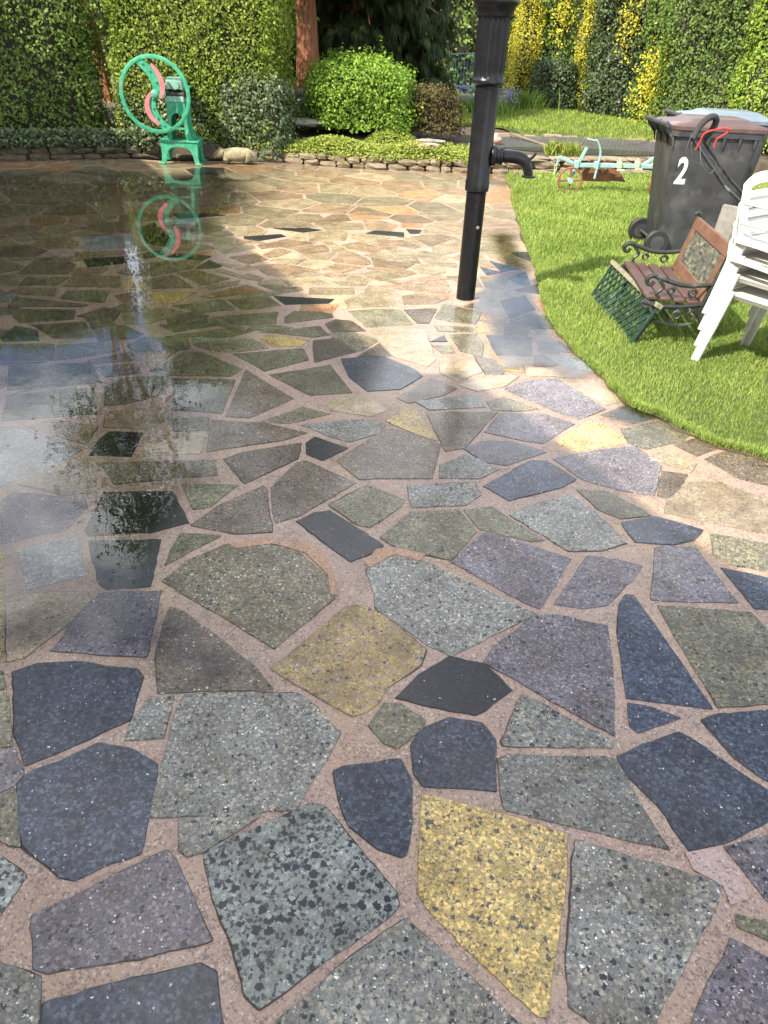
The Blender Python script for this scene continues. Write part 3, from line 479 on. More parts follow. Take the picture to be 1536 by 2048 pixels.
 "630;-596,5748|gy:-229,5434;-226,5416;3,5455;-205,5568|br:-1947,6306;-1953,6322;-2035,6370;-2179,6322;-2131,6165;-2030,6181|lt:-3708,6749;-3883,6877;-4019,6799;-4015,6718;-3850,6590"
 "|gn:-2226,10731;-2154,10539;-1698,10597;-1614,10849;-1785,10878|bk:1165,6804;1024,6776;998,6712;1140,6486;1154,6481|gn:-359,5819;-392,5661;-370,5654;-198,5685;-174,5703|gn:-1624,67"
 "70;-1464,6861;-1545,7015;-1755,6853|br:-1573,5805;-1543,5971;-1740,6012;-1769,5970|br:-5550,9465;-5360,9402;-4962,9649;-4979,9850;-5549,9586|or:965,6080;964,6136;944,6147;728,5971;"
 "848,5919|br:-1143,6653;-1428,6743;-1403,6579;-1200,6581|lt:-929,6188;-724,6197;-890,6386;-954,6245|gn:-585,6799;-687,6765;-579,6591;-415,6515|br:409,5650;384,5791;201,5720;393,5626"
 "|gn:-1199,5593;-1176,5650;-1384,5804;-1425,5740|br:1305,10819;1216,10578;1459,10279;1505,10536;1541,10834|br:-80,6608;-8,6689;-13,6758;-143,6823;-248,6782|br:-2638,5880;-2518,5777;"
 "-2318,5990|gn:-3028,5776;-2934,5718;-2666,5868;-2675,5916|gn:-3781,10499;-3664,10230;-3245,10284;-3192,10455;-3758,10511|or:-1518,6135;-1549,6298;-1753,6196;-1738,6158|dk:722,5986;"
 "858,6097;682,6241|or:25,7491;234,7539;237,7712;23,7662|gn:-3405,6104;-3507,5905;-3467,5872;-3289,5867|gn:204,6392;229,6259;268,6252;477,6293;489,6303|br:-520,5717;-391,5741;-380,57"
 "97;-546,5835;-574,5761|br:128,5672;130,5710;-35,5730;-89,5686;2,5623|or:790,10786;873,10542;1190,10591;1274,10817|br:-1268,5806;-1205,5757;-1090,5815;-1169,5933|gn:304,6198;492,615"
 "9;498,6281;231,6230|gy:-1006,6516;-913,6463;-734,6635;-752,6687|gn:-9,7109;183,6854;243,6857;125,7088|bk:338,4463;323,4567;237,4448|gn:-4708,9996;-4456,9889;-4243,10079;-4288,10224"
 "|bk:112,7246;197,7284;223,7432;69,7438|gn:-1302,5819;-1227,5919;-1414,5942|gn:-556,6438;-367,6476;-568,6569"
)
LAWN_EDGE = [[1.52, 10.534], [1.33, 9.467], [1.254, 8.348], [1.188, 7.057], [1.161, 6.226], [1.099, 5.543], [1.084, 4.881], [1.135, 4.431], [1.209, 4.048], [1.273, 3.715], [1.425, 3.491], [1.581, 3.262], [1.805, 3.111], [2.084, 2.89]]
PATIO_FAR = [[-5.564, 9.596], [-4.968, 9.872], [-3.762, 10.527], [-3.087, 10.459], [-1.786, 10.893], [-0.691, 10.707], [1.558, 10.85]]

# ================================================================== THE SETTING
def tz(x, y):
    """raised bed and back lawn behind the low wall"""
    w = wall_y(x); d = max(0.0, y - w)
    z = .17 + .15 * min(1.0, d / 2.4)
    e = ((x - 2.75) / 1.95) ** 2 + ((y - 12.2) / .95) ** 2
    if e < 1: k = min(1, (1 - e) / .25); z = z * (1 - k) + .2 * k; return z
    return z + .02 * math.sin(x * 2.1 + y * 1.3) * min(1, d)
WL = [(-14, 8.6), (-7.0, 8.9), (-4.97, 9.87), (-3.76, 10.55), (-3.09, 10.78), (-1.79, 10.93), (-.69, 10.75), (1.56, 10.88), (3.58, 11.46), (8, 12.6), (16, 14)]
def wall_y(x):
    for (a, b), (c, d) in zip(WL, WL[1:]):
        if a <= x <= c: return b + (d - b) * (x - a) / (c - a)
    return WL[0][1] if x < WL[0][0] else WL[-1][1]

def grass_mat(name, a, b, c):
    t = NT(name); p = t.pos()
    col = t.mix(t.ramp(t.noise(p, 3, 6, .7), (.3, 0), (.7, 1)), a, b)
    col = t.mix(t.ramp(t.noise(p, 60, 4, .7), (.4, 0), (.7, 1)), col, c)
    t.set(Base_Color=col, Roughness=.9, Normal=t.bump(t.noise(p, 90, 5, .8), 1, .03)); return t.m
M_LAWN = grass_mat('lawn_turf', (.09, .125, .02), (.13, .17, .03), (.05, .065, .016))

def poly_sheet(name, pts, z, m, depth=0.0):
    bm = bmesh.new(); vs = [bm.verts.new((x, y, z)) for x, y in pts]; f = bm.faces.new(vs)
    if f.normal.z < 0: f.normal_flip()
    if depth:
        e = bmesh.ops.extrude_face_region(bm, geom=[f]); 
        for v in e['geom']:
            if isinstance(v, bmesh.types.BMVert): v.co.z -= depth
    bmesh.ops.triangulate(bm, faces=[f for f in bm.faces if len(f.verts) > 4])
    bmesh.ops.recalc_face_normals(bm, faces=bm.faces)
    me = bpy.data.meshes.new(name); bm.to_mesh(me); bm.free()
    return link(name, me, m)

prop(poly_sheet('ground', [(-250, -250), (250, -250), (250, 250), (-250, 250)], -.09, M_SOIL), kind='structure')

# patio: mortar bed with every paving stone as a child
ox = [(x, y) for x, y in PATIO_FAR]; le = [tuple(p) for p in LAWN_EDGE]
patio_poly = [(-12, 7.9)] + [(x, y + .12) for x, y in ox[:-1]] + [(1.60, 11.0)] + [(x + .05, y) for x, y in le[:1]] + [(x + .03, y) for x, y in le[1:]] + [(5.2, 1.2), (5.2, -4), (-12, -4)]
patio = prop(poly_sheet('patio', patio_poly, -.002, M_MORTAR, .06), 'wet crazy paving patio of irregular coloured slabs in pinkish mortar', kind='structure')

def slab_mesh(P, detail):
    """irregular broken-edged paving stone; P ground outline, returns mesh and centre"""
    P = [Vector((x, y)) for x, y in P]; n = len(P)
    c = sum(P, Vector((0, 0))) / n; ring = []; grow = .0065 if c.y < 3.2 else (.006 if c.y < 5 else .001)
    P = [c + (p - c) * (1 + grow / max(.03, (p - c).length)) for p in P]
    for i in range(n):
        a, b = P[i], P[(i + 1) % n]; pa, nb = P[i - 1], P[(i + 2) % n]
        L = (b - a).length; e = (b - a).normalized() if L > 1e-6 else Vector((1, 0)); nn = Vector((e.y, -e.x))
        k = max(1, int(L / detail)); cut = min(.003, L * .12)
        ts = [cut / L] + [j / k for j in range(1, k)] + [1 - cut / L]
        for j, t in enumerate(ts):
            q = a + (b - a) * t
            w = .0032 if 0 < j < len(ts) - 1 else .001
            q = q + nn * ((mnoise.noise(Vector((q.x * 9, q.y * 9, 3))) * 1.3 + 1.5 * mnoise.noise(Vector((q.x * 60, q.y * 60, 7)))) * w)
            ring.append(q)
    m = len(ring); vs = []; h = .0006 + .0016 * random.random()
    tx, ty = random.gauss(0, .0016), random.gauss(0, .0016)
    def zz(q): return h + tx * (q.x - c.x) + ty * (q.y - c.y)
    b = .002
    def inset(q, d):
        v = q - c; l = v.length
        return c + v * max(0.0, (l - d) / l)
    for q in ring: vs.append((q.x - c.x, q.y - c.y, -.03))
    for q in ring: vs.append((q.x - c.x, q.y - c.y, zz(q) - b * .8))
    for q in ring: p = inset(q, b); vs.append((p.x - c.x, p.y - c.y, zz(q)))
    fs = []
    for r in range(2):
        for i in range(m): fs.append((r * m + i, r * m + (i + 1) % m, (r + 1) * m + (i + 1) % m, (r + 1) * m + i))
    fs.append(tuple(range(2 * m, 3 * m)))
    if c.y < 5.0:       # dirt filled crack along parts of the edge
        base = len(vs)
        for q in ring:
            w = max(.0, .0034 * (mnoise.noise(Vector((q.x * 3.1, q.y * 3.1, c.x * 5))) * 2.1 - .1 + .9 * mnoise.noise(Vector((q.x * 30, q.y * 30, 1)))))
            p = inset(q, -w - .0003); vs.append((p.x - c.x, p.y - c.y, -.0008))
        for q in ring: p = inset(q, .001); vs.append((p.x - c.x, p.y - c.y, -.0008))
        for i in range(m): fs.append((base + i, base + m + i, base + m + (i + 1) % m, base + (i + 1) % m)[::-1])
    return vs, fs, c

rest = {}
items = [s.split(':') for s in SLABS.split('|')]
for idx, (ty, co) in enumerate(items):
    P = [tuple(int(v) / 1000 for v in p.split(',')) for p in co.split(';')]
    cy = sum(p[1] for p in P) / len(P)
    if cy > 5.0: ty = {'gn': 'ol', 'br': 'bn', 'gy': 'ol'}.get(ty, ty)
    njoint = 0
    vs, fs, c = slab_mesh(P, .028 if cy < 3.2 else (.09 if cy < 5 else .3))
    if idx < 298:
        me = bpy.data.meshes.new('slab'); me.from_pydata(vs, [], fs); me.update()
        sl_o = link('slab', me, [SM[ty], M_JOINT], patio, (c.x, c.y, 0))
        if c.y < 5.0:
            k = len(fs) // 3          # two wall rings, top, joint ring
            mi = [0] * len(fs); nj = (len(fs) - 1) // 3
            mi[-nj:] = [1] * nj; me.polygons.foreach_set('material_index', mi)
    else:
        mb = rest.setdefault('r', [[], [], [], []]); b0 = len(mb[0])
        mb[0] += [(x + c.x, y + c.y, z) for x, y, z in vs]; mb[1] += [tuple(i + b0 for i in f) for f in fs]; mb[2] += [ty] * len(fs)
mb = rest['r']; me = bpy.data.meshes.new('small_slabs'); me.from_pydata(mb[0], [], mb[1]); keys = sorted(set(mb[2]))
for k in keys: me.materials.append(SM[k])
me.polygons.foreach_set('material_index', [keys.index(k) for k in mb[2]]); me.update()
prop(link('small_slabs', me, None, patio), kind='stuff')

for P, m in (([(-0.578, 2.224), (-0.464, 2.27), (-0.312, 2.267), (-0.227, 2.214), (-0.186, 2.126), (-0.152, 2.028), (-0.139, 1.956), (-0.167, 1.959), (-0.189, 2.068), (-0.284, 2.194), (-0.412, 2.236), (-0.545, 2.199)], M_CLAY), ([(0.776, 1.063), (0.855, 1.081), (0.891, 1.024), (0.885, 0.953), (0.84, 0.937), (0.838, 0.984), (0.779, 1.022)], M_PINKM), ([(-0.023, 2.239), (0.067, 2.259), (0.161, 2.223), (0.142, 2.178), (0.049, 2.214), (-0.04, 2.124), (-0.063, 2.143)], M_CLAY)):
    bm_p = poly_sheet('mortar_patch', [(x + .006 * mnoise.noise(Vector((x * 40, y * 40, 2))), y + .006 * mnoise.noise(Vector((x * 40, y * 40, 8)))) for x, y in P], .0022, m, .01); bm_p.parent = patio

# standing rain water: thin clear films lying on the paving
def water_mat(name, scale, strength, tint=(.95, .96, .95), streak=1.0):
    t = NT(name); p = t.pos(); mpn = t.n('Mapping'); mpn.inputs['Scale'].default_value = (1, streak, 1); t.l(p, mpn.inputs[0])
    nz = t.math('ADD', t.noise(mpn.outputs[0], scale, 2, .5), t.math('MULTIPLY', t.noise(mpn.outputs[0], scale * .28, 1, .5), 2.0))
    area = t.ramp(t.noise(p, .9, 3, .5), (.42, .25), (.62, 1.0))
    nrm = t.n('Bump'); nrm.inputs['Distance'].default_value = .01; t.l(nz, nrm.inputs['Height']); t.l(t.math('MULTIPLY', area, strength), nrm.inputs['Strength'])
    fr = t.n('Fresnel'); fr.inputs['IOR'].default_value = 1.60; t.l(nrm.outputs[0], fr.inputs['Normal'])
    gl = t.n('BsdfGlossy'); gl.inputs['Roughness'].default_value = .015; t.l(nrm.outputs[0], gl.inputs['Normal'])
    tr = t.n('BsdfTransparent'); tr.inputs[0].default_value = (*tint, 1); ms = t.n('MixShader')
    ed = t.n('Attribute', attribute_name='tint'); es = t.n('SeparateColor'); t.l(ed.outputs['Color'], es.inputs[0])
    t.l(t.math('MULTIPLY', fr.outputs[0], es.outputs[0]), ms.inputs[0]); t.l(tr.outputs[0], ms.inputs[1]); t.l(gl.outputs[0], ms.inputs[2]); t.l(ms.outputs[0], t.out.inputs[0])
    t.t.nodes.remove(t.b); return t.m
M_WATER = water_mat('rain_water', 22, .03)
PUD1 = [(-5.16, 9.04), (-4.44, 9.51), (-3.74, 9.89), (-2.94, 9.92), (-2.39, 10.24), (-1.79, 10.09), (-1.36, 8.89), (-1.38, 7.71), (-1.54, 7.24), (-1.36, 6.36), (-1.16, 5.72), (-0.84, 5.33), (-0.67, 4.91), (-0.78, 4.32), (-0.76, 3.86), (-0.77, 3.29), (-0.75, 2.89), (-0.64, 2.68), (-0.74, 2.47), (-0.79, 2.23), (-0.74, 1.94), (-0.54, 1.78), (-0.31, 1.59), (-0.3, 1.52), (-0.61, 1.47), (-0.67, 1.56), (-0.84, 1.6), (-0.98, 1.61), (-1.06, 1.55), (-1.17, 1.52), (-1.34, 1.54)]
PUD2 = [(0.81, 7.36), (1.12, 7.47), (1.14, 6.7), (1.12, 5.93), (1.07, 5.3), (1.08, 4.74), (1.13, 4.39), (1.19, 4.05), (1.01, 3.92), (0.87, 4.11), (0.65, 4.01), (0.6, 4.23), (0.57, 4.52), (0.58, 4.9), (0.5, 5.21), (0.63, 5.71), (0.8, 6.31)]
PUD3 = [(1.08, 3.51), (1.23, 3.66), (1.37, 3.69), (1.44, 3.5), (1.33, 3.41), (1.2, 3.41)]
def smooth_loop(P, n=5, j=.03):
    out = []; k = len(P)
    for i in range(k):
        p0, p1, p2, p3 = (Vector(P[(i + d) % k]) for d in (-1, 0, 1, 2))
        for q in range(n):
            t = q / n; v = .5 * ((2 * p1) + (p2 - p0) * t + (2 * p0 - 5 * p1 + 4 * p2 - p3) * t * t + (3 * p1 - p0 - 3 * p2 + p3) * t ** 3)
            out.append((v.x + mnoise.noise(Vector((v.x * 7, v.y * 7, 1))) * j, v.y + mnoise.noise(Vector((v.x * 7, v.y * 7, 5))) * j))
    return out
def inside(poly, X, Y):
    c = np.zeros(len(X), bool); k = len(poly); j = k - 1
    for i in range(k):
        xi, yi = poly[i]; xj, yj = poly[j]
        c ^= ((yi > Y) != (yj > Y)) & (X < (xj - xi) * (Y - yi) / (yj - yi + 1e-12) + xi); j = i
    return c
def puddle(P, z, cell=.05, fade=.32):
    P = np.array(P); lo, hi = P.min(0), P.max(0); nx, ny = int((hi[0] - lo[0]) / cell) + 2, int((hi[1] - lo[1]) / cell) + 2
    gx, gy = np.meshgrid(lo[0] + np.arange(nx) * cell, lo[1] + np.arange(ny) * cell); X, Y = gx.ravel(), gy.ravel()
    d = np.full(len(X), 1e9); A, B = P, np.roll(P, -1, 0)
    for (ax, ay), (bx, by) in zip(A, B):
        ex, ey = bx - ax, by - ay; t = np.clip(((X - ax) * ex + (Y - ay) * ey) / (ex * ex + ey * ey + 1e-12), 0, 1); d = np.minimum(d, np.hypot(X - ax - t * ex, Y - ay - t * ey))
    a = np.where(inside(P, X, Y), np.clip(d / (fade * np.clip(Y / 5, .35, 2.2)), 0, 1), 0); a = a * a * (3 - 2 * a)
    F = []; k = a.reshape(ny, nx)
    for j in range(ny - 1):
        for i in range(nx - 1):
            if k[j:j + 2, i:i + 2].max() > 0: q = j * nx + i; F.append((q, q + 1, q + nx + 1, q + nx))
    F = np.array(F); used = np.unique(F); mp_ = np.zeros(len(X), int); mp_[used] = np.arange(len(used))
    al = a[used]; return link('puddle_water', np_mesh('puddle_water', np.stack([X[used], Y[used], np.full(len(used), z)], 1), mp_[F], np.stack([al, al, al, np.ones_like(al)], 1)), M_WATER)
for P, l in ((PUD1, 'wide shallow puddle mirroring the hedge and sky on the left paving'), (PUD2, 'puddle reflecting blue sky between pump and lawn'), (PUD3, 'small puddle on the paving at the lawn edge')):
    prop(puddle(smooth_loop(P), .0075, .05, .32 if P is PUD1 else .10), l, kind='structure')

# lawn in front of the low wall, edge curving along the patio
lawn_poly = [(x, y) for x, y in smooth_loop(le, 5, .03)[:][: (len(le) - 1) * 5 + 1]]
front = lawn_poly + [(5.25, 1.3), (14, 1.0), (16, 13.9), (8, 12.5), (3.6, 11.40), (1.62, 10.86)]
prop(poly_sheet('lawn', front, .022, M_LAWN, .1), 'short sunlit lawn curving round the edge of the patio', kind='structure')

# strip of wet soil where the turf meets the paving
sv_ = []; sf_ = []
for i, (x, y) in enumerate(lawn_poly):
    w = .028 + .022 * mnoise.noise(Vector((x * 6, y * 6, 4))); nx_ = -.9 if y > 3.6 else -.6; ny_ = -.1 if y > 3.6 else -.75
    sv_ += [(x + nx_ * w, y + ny_ * w, .0035 + .002 * random.random()), (x + .02, y + .02, .02)]
    if i: sf_.append((2 * i - 2, 2 * i - 1, 2 * i + 1, 2 * i))
prop(link('soil_edge', np_mesh('soil_edge', sv_, sf_), M_SOIL), kind='structure')

# terrain behind the low wall
nx, ny = 90, 40; V = []; F = []
for j in range(ny + 1):
    for i in range(nx + 1):
        x = -14 + 30 * i / nx; y = wall_y(x) + .10 + (34 * (j / ny) ** 1.7); V.append((x, y, tz(x, y)))
for j in range(ny):
    for i in range(nx):
        a = j * (nx + 1) + i; F.append((a, a + 1, a + nx + 2, a + nx + 1))
V2 = [(x, y, -.1) for x, y, z in V[:nx + 1]]; b0 = len(V); V += V2
for i in range(nx): F.append((b0 + i, b0 + i + 1, i + 1, i))
prop(link('flower_bed', np_mesh('flower_bed', V, F), M_SOIL, smooth=False), kind='structure')
V = []; F = []; nx, ny = 40, 30
for j in range(ny + 1):
    for i in range(nx + 1):
        u = i / nx; v = j / ny; x = .45 + 11 * u; y0 = 12.95 + .25 * math.sin(x * 1.7) + max(0, (x - 4)) * .25; y = y0 + (26 - y0) * v
        V.append((x, y, tz(x, y) + .012))
for j in range(ny):
    for i in range(nx):
        a = j * (nx + 1) + i; F.append((a, a + 1, a + nx + 2, a + nx + 1))
prop(link('back_lawn', np_mesh('back_lawn', V, F), M_LAWN), 'shaded lawn rising behind the netted pond towards the hedge', kind='structure')

# ------------------------------------------------------------------ grass blades
def blades(name, X, Y, Z, length, width, m, bend=.6, label=None, shade=0.0):
    n = len(X); a = rng.uniform(0, 2 * np.pi, n); L = length * rng.uniform(.55, 1.25, n); w = width * rng.uniform(.7, 1.3, n)
    lean = rng.uniform(.15, 1.0, n) * bend; d = rng.uniform(0, 2 * np.pi, n)
    dx, dy = np.cos(d) * lean, np.sin(d) * lean; wx, wy = np.cos(a) * w, np.sin(a) * w
    base = np.stack([X, Y, Z], 1); S = np.stack([wx, wy, 0 * wx], 1)
    mid = base + np.stack([dx * L * .35, dy * L * .35, L * .6], 1); tip = base + np.stack([dx * L, dy * L, L * (1 - .35 * lean)], 1)
    V = np.stack([base - S, base + S, mid - S * .7, mid + S * .7, tip], 1).reshape(-1, 3)
    k = np.arange(n)[:, None] * 5
    F = np.concatenate([k + [0, 1, 3], k + [0, 3, 2], k + [2, 3, 4]], 0)
    tint = np.repeat(np.clip(rng.normal(.5, .27, n) + shade, 0, 1), 5); gg = np.repeat(rng.uniform(0, 1, n), 5); A = np.stack([tint, gg, tint, np.ones_like(tint)], 1)
    return prop(link(name, np_mesh(name, V, F, A), m), label, 'grass' if label else None, kind='stuff')
M_BLADE = leaf_mat('grass_blade', (.135, .225, .036), (.37, .46, .125), .5, .35, straw=(.42, .36, .16))
M_BLADE2 = leaf_mat('grass_blade_shade', (.14, .23, .03), (.34, .42, .09), .5, .35, straw=(.42, .36, .16))
poly = np.array(front)
N = 760000; Y = rng.uniform(2.4, 12.2, N); X = rng.uniform(.9, 6.4, N)
keep = inside(poly, X, Y) & (X < .47 * Y + .9) & (rng.uniform(0, 1, N) < np.clip((4.2 / Y) ** 1.35, 0, 1)); X, Y = X[keep], Y[keep]
patch = np.sin(X * 3.1 + 2 * np.sin(Y * 2.3)) * np.sin(Y * 2.7 + X) * .22
blades('grass', X, Y, np.full(len(X), .020), .029 * (1 + patch) + .0045 * np.clip(Y - 4, 0, 6) + .012 * (rng.uniform(0, 1, len(X)) > .93), .0014 + .00050 * np.clip(Y - 3.5, 0, 8), M_BLADE, .8, 'sunlit mown grass of the front lawn beside the bins', patch * 1.1 + .12 * np.sin(X * 9 + Y * 4) * np.sin(Y * 11 - X * 5))
# overhanging fringe along the patio edge
ex = np.array(lawn_poly); seg = rng.integers(0, len(ex) - 1, 12000); t = rng.uniform(0, 1, 12000)[:, None]; E = ex[seg] * (1 - t) + ex[seg + 1] * t
blades('grass', E[:, 0] - rng.uniform(-.03, .022, 12000), E[:, 1] - rng.uniform(-.01, .01, 12000), np.full(12000, .006), .046, .002, M_BLADE, 1.2, 'ragged fringe of grass hanging over the patio edge')
N = 42000; X = rng.uniform(.5, 7.5, N); Y = 12.95 + 10 * rng.uniform(0, 1, N) ** 1.3
Y = np.maximum(Y, 13.0 + .25 * np.sin(X * 1.7)); Zb = np.array([tz(a, b) for a, b in zip(X, Y)]) + .01
blades('grass', X, Y, Zb, .055, .0065, M_BLADE2, .8, 'short grass of the back lawn below the tall hedge')

# ------------------------------------------------------------------ foliage
def leaf_quads(P, Nrm, size, aspect=.62, spread=.7, fold=.25):
    n = len(P); Nn = Nrm + rng.normal(0, spread, (n, 3)); Nn /= np.linalg.norm(Nn, axis=1)[:, None] + 1e-9
    r = rng.normal(0, 1, (n, 3)); r[:, 2] -= .5
    T = r - Nn * np.sum(r * Nn, 1)[:, None]; T /= np.linalg.norm(T, axis=1)[:, None] + 1e-9; B = np.cross(Nn, T)
    s = (size * rng.uniform(.6, 1.3, n))[:, None]
    V = np.stack([P - T * s * .5, P + B * s * aspect * .5 + T * s * .05 + Nn * s * fold * .4, P + T * s * .5 - Nn * s * fold * .3, P - B * s * aspect * .5 + T * s * .05 + Nn * s * fold * .4], 1).reshape(-1, 3)
    F = np.arange(4 * n).reshape(-1, 4); return V, F
def tint4(n, mean=.5, sd=.25, k=4, extra=None):
    t = np.clip(rng.normal(mean, sd, n) + (extra if extra is not None else 0), 0, 1); t = np.repeat(t, k); return np.stack([t, t, t, np.ones_like(t)], 1)

def lump(P, f, seed):
    x, y, z = P[:, 0] * f + seed, P[:, 1] * f + seed * 1.7, P[:, 2] * f
    return (np.sin(x * 1.7 + np.sin(y * 1.3) * 1.4) * np.sin(z * 1.9 + np.sin(x * .9)) + .5 * np.sin(x * 4.1 + y * 3.3) * np.sin(z * 4.7 + y * 2)) / 1.5
def rbox(P, W, D, H, r):
    lo = np.array([-W / 2 + r, -D / 2 + r, r * .3]); hi = np.array([W / 2 - r, D / 2 - r, H - r]); q = np.clip(P, lo, hi); d = P - q
    n = d / (np.linalg.norm(d, axis=1)[:, None] + 1e-9); return q + n * r, n
def box_samples(n, W, D, H, wts):
    """wts: front(-y), back, left(-x), right, top"""
    A = np.array([W * H, W * H, D * H, D * H, W * D]) * np.array(wts); k = rng.choice(5, n, p=A / A.sum()); u, v = rng.uniform(-.5, .5, n), rng.uniform(0, 1, n)
    P = np.zeros((n, 3))
    for i, (fx, fy, fz) in enumerate(((u * W, -D / 2 + 0 * u, v * H), (u * W, D / 2 + 0 * u, v * H), (-W / 2 + 0 * u, u * D, v * H), (W / 2 + 0 * u, u * D, v * H), (u * W, (v - .5) * D, H + 0 * u))):
        m = k == i; P[m] = np.stack([fx, fy, fz], 1)[m]
    return P
def hedge(name, label, cat, loc, dims, rz, m, n, size, group=None, r=.3, amp=.12, f=1.3, wts=(1, .35, .6, .8, .6), shell=.22, spread=.65, mean=.5, aspect=.62, m2=None, top=None):
    W, D, H = dims; root = empty(name, loc, rz, label, cat, group); seed = random.random() * 20
    P, nn = rbox(box_samples(n, W, D, H, wts), W, D, H, r)
    if top is not None: P[:, 2] *= 1
    l = lump(P, f, seed); P = P + nn * (amp * l)[:, None] - nn * (shell * rng.uniform(0, 1, n) ** 1.6)[:, None] + nn * (rng.uniform(0, 1, n)[:, None] ** 8) * .12
    ns = int(n / 110); kk = rng.integers(0, n, ns); base = P[kk]; dr = nn[kk] * .8 + rng.normal(0, .35, (ns, 3)) + np.array([0, 0, .55]); dr /= np.linalg.norm(dr, axis=1)[:, None]
    ln = rng.uniform(.05, .22, ns)[:, None] * (size / .05); sh = np.concatenate([base + dr * ln * f_ + rng.normal(0, size * .35, (ns, 3)) for f_ in np.linspace(.2, 1, 7)], 0)
    P = np.concatenate([P, sh], 0); nn = np.concatenate([nn, np.tile(nn[kk], (7, 1))], 0); l = np.concatenate([l, np.tile(l[kk] + .8, 7)]); n = len(P)
    nn2 = nn.copy(); nn2[:, 2] += .35
    V, F = leaf_quads(P, nn2, size, aspect, spread); link('foliage', np_mesh('foliage', V, F, tint4(n, mean, .2, 4, l * .16)), m, root)
    # twiggy core
    g = 12; cv = []; cf = []
    for ax in range(5):
        b = len(cv)
        for i in range(g + 1):
            for j in range(g + 1):
                u, v = i / g - .5, j / g
                cv.append(((u * W, -D / 2, v * H), (u * W, D / 2, v * H), (-W / 2, u * D, v * H), (W / 2, u * D, v * H), (u * W, (v - .5) * D, H))[ax])
        for i in range(g):
            for j in range(g): a = b + i * (g + 1) + j; cf.append((a, a + 1, a + g + 2, a + g + 1))
    CP, cn_ = rbox(np.array(cv), W, D, H, r); CP = CP + cn_ * (amp * lump(CP, f, seed) - .17)[:, None]; CP[:, 2] = np.maximum(CP[:, 2], 0)
    link('inner_branches', np_mesh('inner_branches', CP, cf), M_TWIG, root)
    return root

M_PRIVET = leaf_mat('privet_leaf', (0.098, 0.159, 0.022), (0.329, 0.403, 0.067), .4)
M_DARKLEAF = leaf_mat('laurel_leaf', (.08, .135, .03), (.22, .31, .065), .35)
M_IVY = leaf_mat('ivy_leaf', (0.037, 0.067, 0.024), (0.134, 0.171, 0.085), .3, .12, .4)
M_YELLOW = leaf_mat('golden_leaf', (.30, .30, .03), (.62, .55, .07), .45)
M_HOLLY = leaf_mat('holly_leaf', (0.030, 0.055, 0.022), (0.098, 0.140, 0.055), .34, .12, .35)
M_MID = leaf_mat('mid_green_leaf', (0.067, 0.128, 0.027), (0.183, 0.268, 0.061), .4)
M_BRIGHT = leaf_mat('bright_leaf', (0.134, 0.232, 0.030), (0.378, 0.500, 0.085), .42)
M_COVER = leaf_mat('creeping_leaf', (.13, .18, .03), (.38, .43, .09), .42)
M_SHRUB = leaf_mat('shrub_leaf', (0.085, 0.183, 0.022), (0.293, 0.439, 0.061), .38)
M_BROWNLEAF = leaf_mat('bronze_leaf', (0.049, 0.049, 0.022), (0.159, 0.122, 0.049), .5)
M_CEDAR = leaf_mat('cedar_frond', (0.015, 0.029, 0.012), (0.067, 0.091, 0.027), .6, .15)
M_CEDAR2 = leaf_mat('cedar_frond_tips', (0.049, 0.073, 0.024), (0.195, 0.207, 0.061), .6, .2)
M_STRAP = leaf_mat('strap_leaf', (0.073, 0.146, 0.024), (0.244, 0.342, 0.073), .4)
M_TREELEAF = leaf_mat('tree_leaf', (0.049, 0.104, 0.015), (0.146, 0.232, 0.037), .4)

# hedges at the back left
hedge('hedge', 'dark leafy hedge in shade behind the low wall at far left', 'hedge', (-6.55, 10.75, .2), (5.0, 1.5, 2.5), R(24), M_DARKLEAF, 40000, .05, 'clipped hedges behind the patio', .35, .14, 1.5)
hedge('hedge', 'tall sunlit privet hedge behind the green wheel machine', 'hedge', (-2.75, 11.75, .12), (2.25, 1.5, 2.6), R(-2), M_PRIVET, 46000, .041, 'clipped hedges behind the patio', .25, .07, 2.1, spread=.8, shell=.18)
hedge('ivy_plant', 'glossy dark ivy mound at the hedge foot beside the stone badger', 'ivy', (-2.0, 11.16, .02), (.95, .6, .98), R(-4), M_IVY, 6500, .05, None, .25, .06, 2.6, spread=.6)
hedge('ivy_plant', 'low dark ivy growing between machine legs and privet hedge', 'ivy', (-3.2, 11.2, .02), (1.3, .45, .75), 0, M_IVY, 5200, .045, None, .2, .06, 2.6)
hedge('tall_laurel', 'tall sunlit evergreen rising behind the privet hedge', 'tree', (-3.3, 13.9, .3), (2.3, 1.4, 4.3), R(6), M_SHRUB, 20000, .075, None, .5, .25, 1.4, shell=.35)
# shrubs in the bed
hedge('shrub', 'rounded bright green shrub in front of the cedar trunk', 'shrub', (-.62, 12.1, .36), (1.5, 1.2, .86), 0, M_SHRUB, 15000, .046, 'shrubs in the raised bed', .42, .10, 2.6, spread=.7, shell=.25)
hedge('shrub', 'small bronze leaved shrub to the right of the green shrub', 'shrub', (.40, 12.0, .33), (.75, .7, .62), 0, M_BROWNLEAF, 5200, .042, 'shrubs in the raised bed', .3, .08, 3, spread=.9)
hedge('shrub', 'low dark shrub at the foot of the cedar trunk', 'shrub', (-1.25, 12.0, .33), (.6, .5, .36), 0, M_MID, 2400, .045, 'shrubs in the raised bed', .2, .06, 3)

